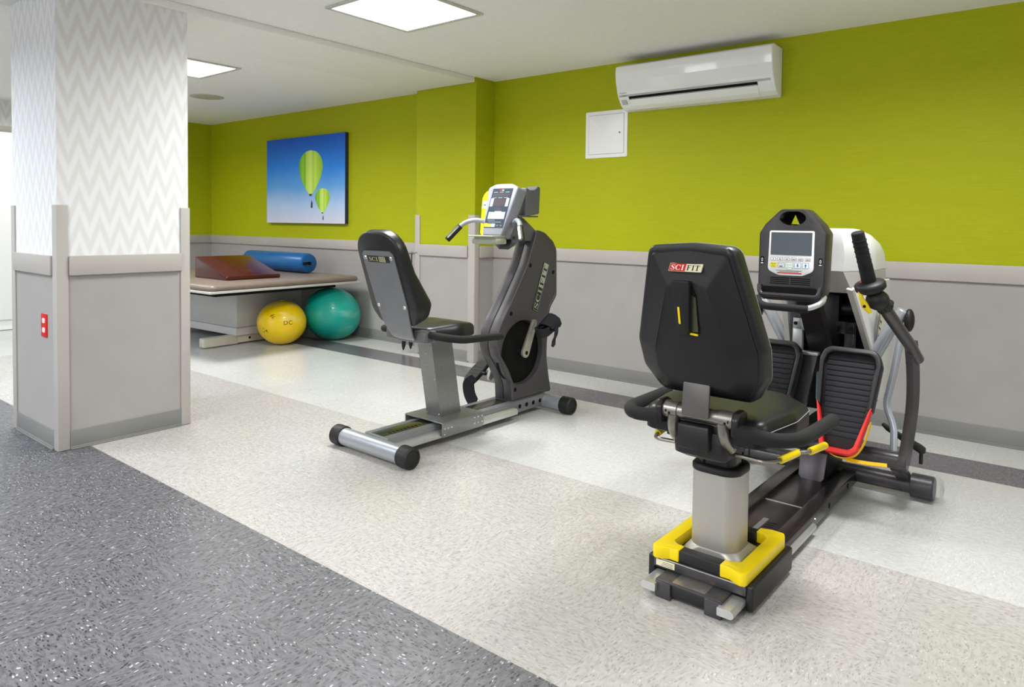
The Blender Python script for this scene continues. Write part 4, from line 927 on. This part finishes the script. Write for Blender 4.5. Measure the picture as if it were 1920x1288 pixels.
bg = obj('badge', MB().prism(rrect(-0.052, 0.052, 1.024, 1.048, 0.002), bm_, 0.0, 0.003), 'badge_gold', br, smooth=0)
obj('badge_field', MB().quad(-0.05, 0.0, 1.0255, 1.0465, bm_, 0.0034), 'badge_red', bg, smooth=0)
obj('badge_field', MB().quad(0.001, 0.05, 1.0255, 1.0465, bm_, 0.0034), 'badge_cream', bg, smooth=0)
obj('lettering', MB().serif('SCI', bm_, -0.046, -0.003, 1.0285, 1.0435, 0.0039).mat(1).serif('FIT', bm_, 0.004, 0.046, 1.0285, 1.0435, 0.0039), ['white_print', 'black_print'], bg, smooth=0)
# armrests and lever bars
for s in (-1, 1):
    obj('armrest', MB().tube([(s*0.125, 0.062, 0.556), (s*0.23, 0.075, 0.545), (s*0.28, 0.14, 0.543), (s*0.287, 0.30, 0.541), (s*0.29, 0.44, 0.541)], 0.0215, 14, 0.07, 7, rnd=0.013), 'foam', s_)
    lv = obj('adjustment_lever', MB().tube([(s*0.07, 0.148, 0.458), (s*0.185, 0.148, 0.454), (s*0.205, 0.20, 0.452), (s*0.222, 0.315, 0.452), (s*0.250, 0.335, 0.455), (s*0.265, 0.44, 0.452)], 0.0065, 10, 0.03, 5), 'gunmetal', s_)
    obj('lever_grip', MB().tube([(s*0.206, 0.208, 0.452), (s*0.222, 0.312, 0.452)], 0.0115, 12, rnd=0.002), 'yellow', lv)
    obj('lever_grip', MB().tube([(s*0.2515, 0.345, 0.455), (s*0.266, 0.45, 0.452)], 0.0115, 12, rnd=0.002), 'yellow', lv)
# front feet and cross tubes
ftb = obj('front_stabilizer', MB().tube([(-0.37, 1.47, 0.056), (0.37, 1.47, 0.056)], 0.038, 22), 'arm_metal', s_)
for s in (-1, 1):
    m_ = along((s*0.345, 1.47, 0.056), (s*1, 1.47, 0.056))
    ec = obj('end_cap', MB().lathe([(0.038, 0), (0.0485, 0.001), (0.051, 0.004), (0.051, 0.082), (0.046, 0.088), (0.001, 0.088)], m_, 26), 'cap_black', ftb)
    prof = []
    obj('plastic_film', MB().lathe([(0.041, -0.03), (0.0535, 0.0), (0.0525, 0.03), (0.054, 0.07), (0.052, 0.088), (0.056, 0.10), (0.044, 0.118), (0.03, 0.112), (0.012, 0.122)], m_, 22), 'plastic_wrap', ec, smooth=0)
obj('pivot_tube', MB().tube([(-0.36, 1.27, 0.207), (0.36, 1.27, 0.207)], 0.034, 22), 'arm_metal', s_)
for s in (-1, 1):
    obj('pivot_bushing', MB().tube([(s*0.225, 1.27, 0.207), (s*0.365, 1.27, 0.207)], 0.0365, 22), 'arm_metal', s_)
    obj('gusset', MB().prism(rp([(1.24, 0.18), (1.32, 0.19), (1.49, 0.085), (1.44, 0.07)], 0.01), 'YZ', *mir(s, 0.30, 0.345), 0.003), 'dark_metal', s_)
pl_ = obj('column_plate', MB().prism(rp([(-0.058, 0.20), (-0.054, 0.07), (-0.02, 0.03), (0.02, 0.03), (0.052, 0.07), (0.058, 0.20)], 0.006), lambda a, b, h: Vector((a, 1.225+(b-0.03)*0.3+h, b)), 0.0, 0.012, 0.002), 'plate_mauve', s_)
obj('front_housing', MB().box(-0.062, 0.062, 1.27, 1.5, 0.05, 0.3, 0.008), 'black_plastic', s_)
# white hood
def ring(z, vf, uf, us, vs, vb):
    h = [(0, vf), (uf*0.7, vf), (uf, vf+0.004), (us, vs), (us, vs+0.05), (us*0.98, vb-0.04), (us*0.7, vb), (0, vb)]
    return [(a, b, z) for a, b in h]+[(-a, b, z) for a, b in h[-2:0:-1]]
hood = obj('hood', MB().loops([ring(0.972, 1.245, 0.104, 0.178, 1.45, 1.74), ring(1.04, 1.238, 0.110, 0.180, 1.44, 1.70), ring(1.085, 1.23, 0.106, 0.172, 1.42, 1.64), ring(1.125, 1.225, 0.098, 0.150, 1.40, 1.56), ring(1.149, 1.225, 0.084, 0.115, 1.38, 1.50), ring(1.153, 1.235, 0.07, 0.09, 1.38, 1.5)]), 'shroud_white', s_, smooth=28)
obj('hood_chin', MB().loops([ring(0.972, 1.246, 0.103, 0.177, 1.45, 1.74), ring(0.887, 1.30, 0.125, 0.178, 1.44, 1.76), ring(0.875, 1.31, 0.125, 0.176, 1.44, 1.76)]), 'shroud_beige', hood, smooth=28)
def side_poly(): return rp([(1.33, 0.885), (1.25, 0.90), (1.46, 0.60), (1.52, 0.47), (1.60, 0.36), (1.78, 0.36), (1.86, 0.55), (1.83, 0.90)], [0.01, 0.01, 0.1, 0.1, 0.06, 0.06, 0.1, 0.02])
for s in (-1, 1):
    sp = obj('hood_side', MB().prism(rp([(1.24, 0.905), (1.435, 0.62), (1.50, 0.50), (1.58, 0.36), (1.72, 0.36), (1.78, 0.55), (1.76, 0.92)], [0.01, 0.2, 0.1, 0.06, 0.06, 0.1, 0.02]), lambda a, b, h: Vector((s*(0.142+0.036*min(1, max(0, (a-1.24)/0.2))+h), a, b)), -0.006, 0.006, 0.003), 'shroud_white', s_, smooth=40)
    fp_ = [(s*0.137, 1.232, 0.90), (s*0.155, 1.33, 0.76), (s*0.173, 1.43, 0.615), (s*0.176, 1.50, 0.49)]
    obj('edge_strip', MB().strap(fp_, 0.03, 0.012, (1, -0.4, -0.2)), 'shroud_beige', sp)
    pm = lambda a, b, h: Vector((s*(0.1852+h), 1.53+a*0.45-b*0.89, 0.66+a*0.89+b*0.45))
    bd = obj('badge', MB().prism(rrect(-0.12, 0.12, -0.028, 0.028, 0.003), pm, -0.001, 0.0015), 'black_print', sp, smooth=0)
    obj('badge_field', MB().quad(-0.117, 0.117, -0.0255, 0.0255, pm, 0.002), 'badge_cream', bd, smooth=0)
    obj('lettering', MB().serif('SCIFIT', pm, -0.108, 0.108, -0.018, 0.018, 0.0026), 'black_print', bd, smooth=0)
obj('mechanism_housing', MB().box(-0.135, 0.135, 1.52, 1.72, 0.30, 0.93, 0.01), 'black', s_)
obj('mechanism_cover', MB().box(-0.03, 0.05, 1.42, 1.53, 0.62, 0.86, 0.015).tube([(-0.13, 1.47, 0.79), (0.13, 1.47, 0.79)], 0.03, 14), 'black_plastic', s_)
# console column
obj('console_post', MB().strap(smooth_path([(0.0, 0.96, 0.93), (0.0, 1.13, 0.87), (0.0, 1.54, 0.37)], 0.08), 0.088, 0.045, (1, 0, 0)), 'dark_metal', s_, smooth=30)
def cf_(a, b, h): return Vector((a, 0.886+(b-0.9)*0.06-h, b))
CON = ccw(rp([(-0.108, 0.866), (0.108, 0.866), (0.127, 0.90), (0.130, 1.132), (0.108, 1.168), (0.048, 1.228), (-0.048, 1.228), (-0.108, 1.168), (-0.130, 1.132), (-0.127, 0.90)], [0.02, 0.02, 0.05, 0.02, 0.02, 0.03, 0.03, 0.02, 0.02, 0.05], 5))
def ell(cx, cy, rx, ry, n=36): return [(cx+rx*math.cos(2*PI*i/n), cy+ry*math.sin(2*PI*i/n)) for i in range(n)]
def fill(mb, loops_, mp, h):
    bm = bmesh.new(); es = []
    for lp in loops_:
        vs = [bm.verts.new(mp(a, b, h)) for a, b in lp]; es += [bm.edges.new((vs[i-1], vs[i])) for i in range(len(vs))]
    bmesh.ops.triangle_fill(bm, use_beauty=True, use_dissolve=False, edges=es); mb.merge(bm)
EL = ell(0.0, 1.192, 0.051, 0.029)
mb = MB(); lay = [(0.02, -0.105), (0.006, -0.1), (0.0, -0.085), (0.0, -0.008), (0.003, -0.002), (0.009, 0.0)]
mb.layers(CON, lay, cf_, cap0=False, cap1=False)
fill(mb, [inset(CON, 0.009), EL], cf_, 0.0); fill(mb, [inset(CON, 0.02), EL], cf_, -0.105)
mb.loops([[cf_(a, b, 0.0) for a, b in EL], [cf_(a, b, -0.105) for a, b in EL]], False, False)
con2 = obj('console', mb, 'console_plastic', s_, smooth=40)
mb = MB(); fill(mb, [ell(0.0, 1.192, 0.0512, 0.0292), [(-0.034, 1.168), (0.0, 1.168), (-0.018, 1.206)]], cf_, -0.09)
obj('cup_dark_back', mb, 'black', con2, smooth=0)  # black plate put behind the hole so its inside looks dark
obj('bezel', MB().prism(rp([(-0.088, 0.985), (-0.045, 0.966), (0.045, 0.966), (0.088, 0.985), (0.086, 1.142), (-0.086, 1.142)], [0.02, 0.04, 0.04, 0.02, 0.006, 0.006]), cf_, -0.002, 0.003, 0.001), 'white_plastic', con2)
obj('screen', MB().prism(rrect(-0.079, 0.079, 1.046, 1.136, 0.002), cf_, 0.0, 0.0042, 0.0005), 'screen', con2, smooth=0)
def key(x0, x1, y0, y1, m, txt=None, ink='black_print', r=0.003, pts=None, two=None, fillm='white_print'):
    p = pts or rrect(x0, x1, y0, y1, r)
    k = obj('key', MB().poly(p, cf_, 0.0034).mat(1).poly(inset(ccw(p), 0.0013), cf_, 0.0037), [m, fillm], con2, smooth=0)
    cx, cy = (x0+x1)/2, (y0+y1)/2
    if two:
        obj('lettering', MB().text(two[0], 0.0085, cf_, cx, cy+0.0045, 0.004, (x1-x0)*0.72).text(two[1], 0.0085, cf_, cx, cy-0.0045, 0.004, (x1-x0)*0.66), ink, k, smooth=0)
    return k
for i in range(6):
    x0 = -0.0775+0.0264*i
    k = key(x0, x0+0.0215, 1.0235, 1.0365, 'key_grey')
    mb = MB()
    for q in range(1+(i > 0)+(i > 2)): w_ = 0.0035; cxx = x0+0.0108+(q-(i > 0)*0.5-(i > 2)*0.5)*0.005; mb.quad(cxx-w_/2, cxx+w_/2, 1.0275, 1.032, cf_, 0.004)
    obj('key_mark', mb, 'key_grey', k, smooth=0)
key(-0.077, -0.053, 0.996, 1.018, 'key_yellow', two=('Pause', 'Clear'), fillm='key_yellow')
k = key(-0.048, -0.023, 0.996, 1.018, 'key_navy')
obj('lettering', MB().text('Enter', 0.007, cf_, -0.0355, 1.0115, 0.004, 0.018).quad(-0.043, -0.029, 1.0, 1.004, cf_, 0.004), 'key_navy', k, smooth=0)
key(-0.018, 0.011, 0.990, 1.018, 'key_green', two=('Quick', 'Start'), ink='key_green', pts=rp([(-0.018, 1.018), (-0.018, 0.998), (-0.010, 0.990), (0.003, 0.990), (0.011, 0.998), (0.011, 1.018)], 0.003))
for x0, d in ((0.0155, -1), (0.0455, 1)):
    k = key(x0, x0+0.0255, 0.996, 1.018, 'key_blue'); cxx = x0+0.01275; cy = 1.007
    obj('arrow', MB().poly([(cxx-0.005, cy), (cxx+0.005, cy), (cxx, cy+d*0.007)], cf_, 0.004).quad(cxx-0.002, cxx+0.002, min(cy, cy-d*0.007), max(cy, cy-d*0.007), cf_, 0.004), 'key_blue', k, smooth=0)
mb = MB()
for k in range(2): mb.quad(-0.055+0.014*k, 0.045-0.012*k, 0.9845-0.004*k, 0.986-0.004*k, cf_, 0.0036)
obj('printed_lines', mb, 'black_print', con2, smooth=0)
obj('red_strip', MB().quad(-0.05, 0.044, 0.9735, 0.978, cf_, 0.0036), 'badge_red', con2, smooth=0)
obj('vent_panel', MB().prism(rrect(-0.092, 0.092, 0.925, 0.962, 0.004), cf_, -0.001, 0.001), 'console_plastic', con2)
for c_ in (-0.04, 0.04):
    mb = MB()
    for k in range(4): mb.prism(rrect(c_-0.037, c_+0.037, 0.931+0.0075*k, 0.935+0.0075*k, 0.001, 2), cf_, 0.0005, 0.0014)
    obj('vent', mb, 'black', con2, smooth=0)
for s in (-1, 1):
    us = obj('usb_port', MB().prism(rrect(s*0.112-0.007, s*0.112+0.007, 1.008, 1.038, 0.002), cf_, 0.0, 0.001), 'black', con2, smooth=0)
    obj('port_mark', MB().poly(rrect(s*0.112-0.003, s*0.112+0.003, 1.018, 1.032, 0.003), cf_, 0.0013).mat(1).poly(rrect(s*0.112-0.0015, s*0.112+0.0015, 1.0205, 1.0295, 0.0014), cf_, 0.0016).mat(0).quad(s*0.112-0.005, s*0.112+0.005, 1.010, 1.0135, cf_, 0.0013), ['white_print', 'black'], us, smooth=0)
obj('shelf_recess', MB().prism(rrect(-0.104, 0.104, 0.89, 0.921, 0.008), cf_, -0.001, 0.0008), 'black', con2, smooth=0)
obj('shelf_lip', MB().tube([cf_(-0.118, 0.925, 0.004), cf_(-0.112, 0.888, 0.014), cf_(0.112, 0.888, 0.014), cf_(0.118, 0.925, 0.004)], 0.009, 12, 0.04, 6), 'console_plastic', con2, smooth=60)
fh = obj('front_handle', MB().tube([(-0.118, 0.93, 0.885), (-0.13, 0.86, 0.868), (-0.085, 0.828, 0.845), (0.085, 0.828, 0.845), (0.13, 0.86, 0.868), (0.118, 0.93, 0.885)], 0.011, 12, 0.04, 6), 'aluminium', s_)
obj('handle_grip', MB().tube([(-0.126, 0.868, 0.87), (-0.085, 0.828, 0.845), (0.088, 0.828, 0.845)], 0.0145, 14, 0.045, 6, rnd=0.003), 'foam', fh)
# foot plates
for s in (-1, 1):
    p0, p1 = Vector((1.045, 0.272)), Vector((1.225, 0.65)); pd = (p1-p0).normalized(); pn = Vector((pd.y, -pd.x))   # pn points forward
    def fm_(a, b, h, s=s): q = p0+pd*b-pn*h; return Vector((s*0.158+a, q.x, q.y))
    PO = ccw(rp([(-0.066, 0.0), (0.066, 0.0), (0.102, 0.19), (0.119, 0.36), (0.10, 0.418), (-0.10, 0.418), (-0.119, 0.36), (-0.102, 0.19)], [0.035, 0.035, 0.1, 0.04, 0.05, 0.05, 0.04, 0.1], 5))
    ped = obj('foot_plate', MB().layers(PO, [(0.012, -0.022), (0.0, -0.016), (0.0, -0.002), (0.003, 0.0)], fm_), 'black_rubber', s_, smooth=45)
    mb = MB()
    for k in range(15):
        b = 0.05+0.0225*k; hw = lerp([(0, 0.056), (0.19, 0.082), (0.36, 0.092)], b)
        mb.prism(rrect(-hw, hw, b, b+0.0185, 0.003, 2), fm_, -0.001, 0.004, 0.0015)
    obj('tread', mb, 'fabric_black', ped)
    # raised rim round the upper two thirds
    RU = [(-0.104, 0.165), (-0.1185, 0.36), (-0.10, 0.418), (0.10, 0.418), (0.1185, 0.36), (0.104, 0.165)]
    RI = [(0.088, 0.165), (0.100, 0.345), (0.086, 0.395), (-0.086, 0.395), (-0.100, 0.345), (-0.088, 0.165)]
    obj('rim', MB().prism(ccw(rp(RU+RI, [0.008, 0.04, 0.05, 0.05, 0.04, 0.008, 0.004, 0.035, 0.045, 0.045, 0.035, 0.004], 4)), fm_, -0.03, 0.028, 0.006), 'black_plastic', ped, smooth=45)
    # red heel stop and yellow strap
    HO = [(-0.107, 0.19), (-0.07, 0.0), (-0.045, -0.022), (0.045, -0.022), (0.07, 0.0), (0.107, 0.19)]
    HI = [(0.094, 0.165), (0.056, 0.012), (0.040, 0.0), (-0.040, 0.0), (-0.056, 0.012), (-0.094, 0.165)]
    obj('heel_stop', MB().prism(ccw(rp(HO+HI, [0.004, 0.03, 0.03, 0.03, 0.03, 0.004, 0.004, 0.02, 0.02, 0.02, 0.02, 0.004], 4)), fm_, -0.01, 0.03, 0.004), 'red', ped, smooth=45)
    pth = [fm_(s*0.10, 0.13, -0.012), fm_(s*0.085, 0.03, -0.012), fm_(s*0.05, -0.028, -0.012), fm_(-s*0.03, -0.032, -0.012), fm_(-s*0.085, 0.03, -0.012), fm_(-s*0.098, 0.13, -0.008)]
    st = obj('strap', MB().strap(pth, 0.022, 0.003, Vector((0, pn.x, pn.y)), 0.04), 'yellow_strap', ped)
    obj('strap_end', MB().strap([fm_(s*0.03, -0.032, -0.012), fm_(s*0.10, -0.03, -0.02), fm_(s*0.17, -0.02, -0.035)], 0.02, 0.003, (0, 1, 0.4), 0.03), 'yellow_strap', st)
    # link behind the plate
    lk = obj('pedal_link', MB().box(*mir(s, 0.088, 0.132), 1.352, 1.372, 0.40, 0.745, 0.004).box(*mir(s, 0.055, 0.132), 1.352, 1.372, 0.69, 0.745, 0.004), 'aluminium' if s < 0 else 'dark_metal', s_)
    for u in (0.068, 0.118): obj('bolt', MB().lathe([(0.008, 0), (0.008, 0.005), (0.0005, 0.006)], along((s*u, 1.352, 0.72), (s*u, 0, 0.72)), 12), 'black', lk)
    obj('pedal_carrier', MB().box(*mir(s, 0.06, 0.2), 1.20, 1.36, 0.40, 0.45, 0.006).box(*mir(s, 0.1, 0.2), 1.17, 1.24, 0.33, 0.45, 0.006), 'dark_metal', s_)
lp_ = obj('link_plate', MB().loops([[(-0.062, 1.255, 0.60), (0.008, 1.255, 0.60), (0.008, 1.275, 0.60), (-0.062, 1.275, 0.60)], [(-0.085, 1.16, 0.34), (-0.02, 1.16, 0.34), (-0.02, 1.18, 0.34), (-0.085, 1.18, 0.34)]]), 'dark_metal', s_, smooth=0)
obj('link_cap', MB().box(-0.065, 0.011, 1.248, 1.285, 0.598, 0.612, 0.003), 'aluminium', lp_)
obj('inner_cover', MB().box(-0.04, 0.02, 1.40, 1.46, 0.36, 0.57, 0.015), 'cool_blue', s_)
# arm levers and side frames
for s in (-1, 1):
    # the two arms work in turn: the far one is pulled back
    AM = Matrix.Identity(4) if s > 0 else trans(0, 1.25, 0.2) @ rotm('X', 22) @ trans(0, -1.25, -0.2)
    arm = obj('arm_lever', MB().at(AM).strap(smooth_path([(s*0.368, 1.235, 0.70), (s*0.372, 1.27, 0.60), (s*0.374, 1.285, 0.46), (s*0.364, 1.27, 0.32), (s*0.352, 1.25, 0.20)], 0.08), 0.058, 0.026, (0.25, 1, 0)), 'arm_metal', s_, smooth=40)
    obj('arm_tube', MB().at(AM).tube([(s*0.385, 1.285, 0.63), (s*0.368, 1.20, 0.70), (s*0.322, 0.965, 0.862)], 0.0235, 16, rnd=0.006), 'arm_metal', arm, smooth=50)
    obj('joint', MB().at(AM).ball((s*0.312, 0.905, 0.893), (0.04, 0.044, 0.038), 12).tube([(s*0.29, 0.905, 0.905), (s*0.345, 0.93, 0.872)], 0.024, 14, rnd=0.008).tube([(s*0.33, 0.95, 0.86), (s*0.318, 0.93, 0.885)], 0.03, 14), 'black_rubber', arm, smooth=60)
    g0, g1 = Vector((s*0.290, 0.884, 0.945)), Vector((s*0.257, 0.822, 1.137))
    hg = obj('hand_grip', MB().at(AM).tube([g0, g1], [0.0255, 0.0225], 16, rnd=0.006), 'foam', arm, smooth=50)
    mb = MB().at(AM)
    for k in range(8):
        q = g0.lerp(g1, 0.2+0.095*k); mb.lathe([(0.0235, -0.004), (0.0255, 0.0), (0.0235, 0.004)], along(q, q+(g1-g0)), 16)
    obj('grip_ring', mb, 'foam', hg, smooth=60)
    obj('hand_guard', MB().at(AM).lathe([(0.001, -0.028), (0.03, -0.026), (0.044, -0.018), (0.053, -0.01), (0.054, 0.008), (0.048, 0.014), (0.03, 0.018), (0.001, 0.02)], along(g0, g1), 28), 'black_rubber', hg, smooth=60)
    obj('release_lever', MB().at(AM).tube([(s*0.262, 0.852, 0.93), (s*0.27, 0.85, 0.90), (s*0.281, 0.858, 0.872), (s*0.296, 0.87, 0.848)], [0.007, 0.008, 0.013, 0.007], 10, flat=(1, 1)), 'yellow', arm, smooth=60)
    obj('tension_screw', MB().at(AM).ball((s*0.281, 0.848, 0.872), 0.006, 6), 'black', arm)
    obj('tab', MB().at(AM).prism([(0.0, 0.0), (0.028, 0.0), (0.012, 0.035)], lambda a, b, h: Vector((s*(0.255+a), 0.872+h, 0.953+b)), 0.0, 0.006), 'orange', hg)
    obj('side_frame', MB().tube([(s*0.297, 1.45, 0.80), (s*0.245, 1.45, 0.71), (s*0.185, 1.47, 0.585), (s*0.15, 1.50, 0.45)], 0.026, 14, rnd=0.01), 'silver_paint', s_, smooth=60)
    obj('frame_end_cap', MB().ball((s*0.322, 1.45, 0.765), (0.02, 0.035, 0.05), 10), 'black_rubber', s_, smooth=180)
    obj('swing_link', MB().tube([(s*0.300, 1.41, 0.70), (s*0.278, 1.40, 0.54), (s*0.252, 1.40, 0.40), (s*0.290, 1.38, 0.31), (s*0.300, 1.33, 0.22)], 0.012, 12, 0.03, 5, flat=(0.8, 1.2)), 'silver_paint', s_, smooth=60)
    obj('foot_bar', MB().prism(rp([(s*0.2, 0.30), (s*0.235, 0.262), (s*0.37, 0.185), (s*0.388, 0.19), (s*0.388, 0.21), (s*0.37, 0.222), (s*0.27, 0.265)], 0.006), lambda a, b, h: Vector((a, 1.50+h, b)), 0.0, 0.03, 0.004).tube([(s*0.372, 1.515, 0.2), (s*0.372, 1.515, 0.14)], 0.008, 10), 'black_plastic', s_)
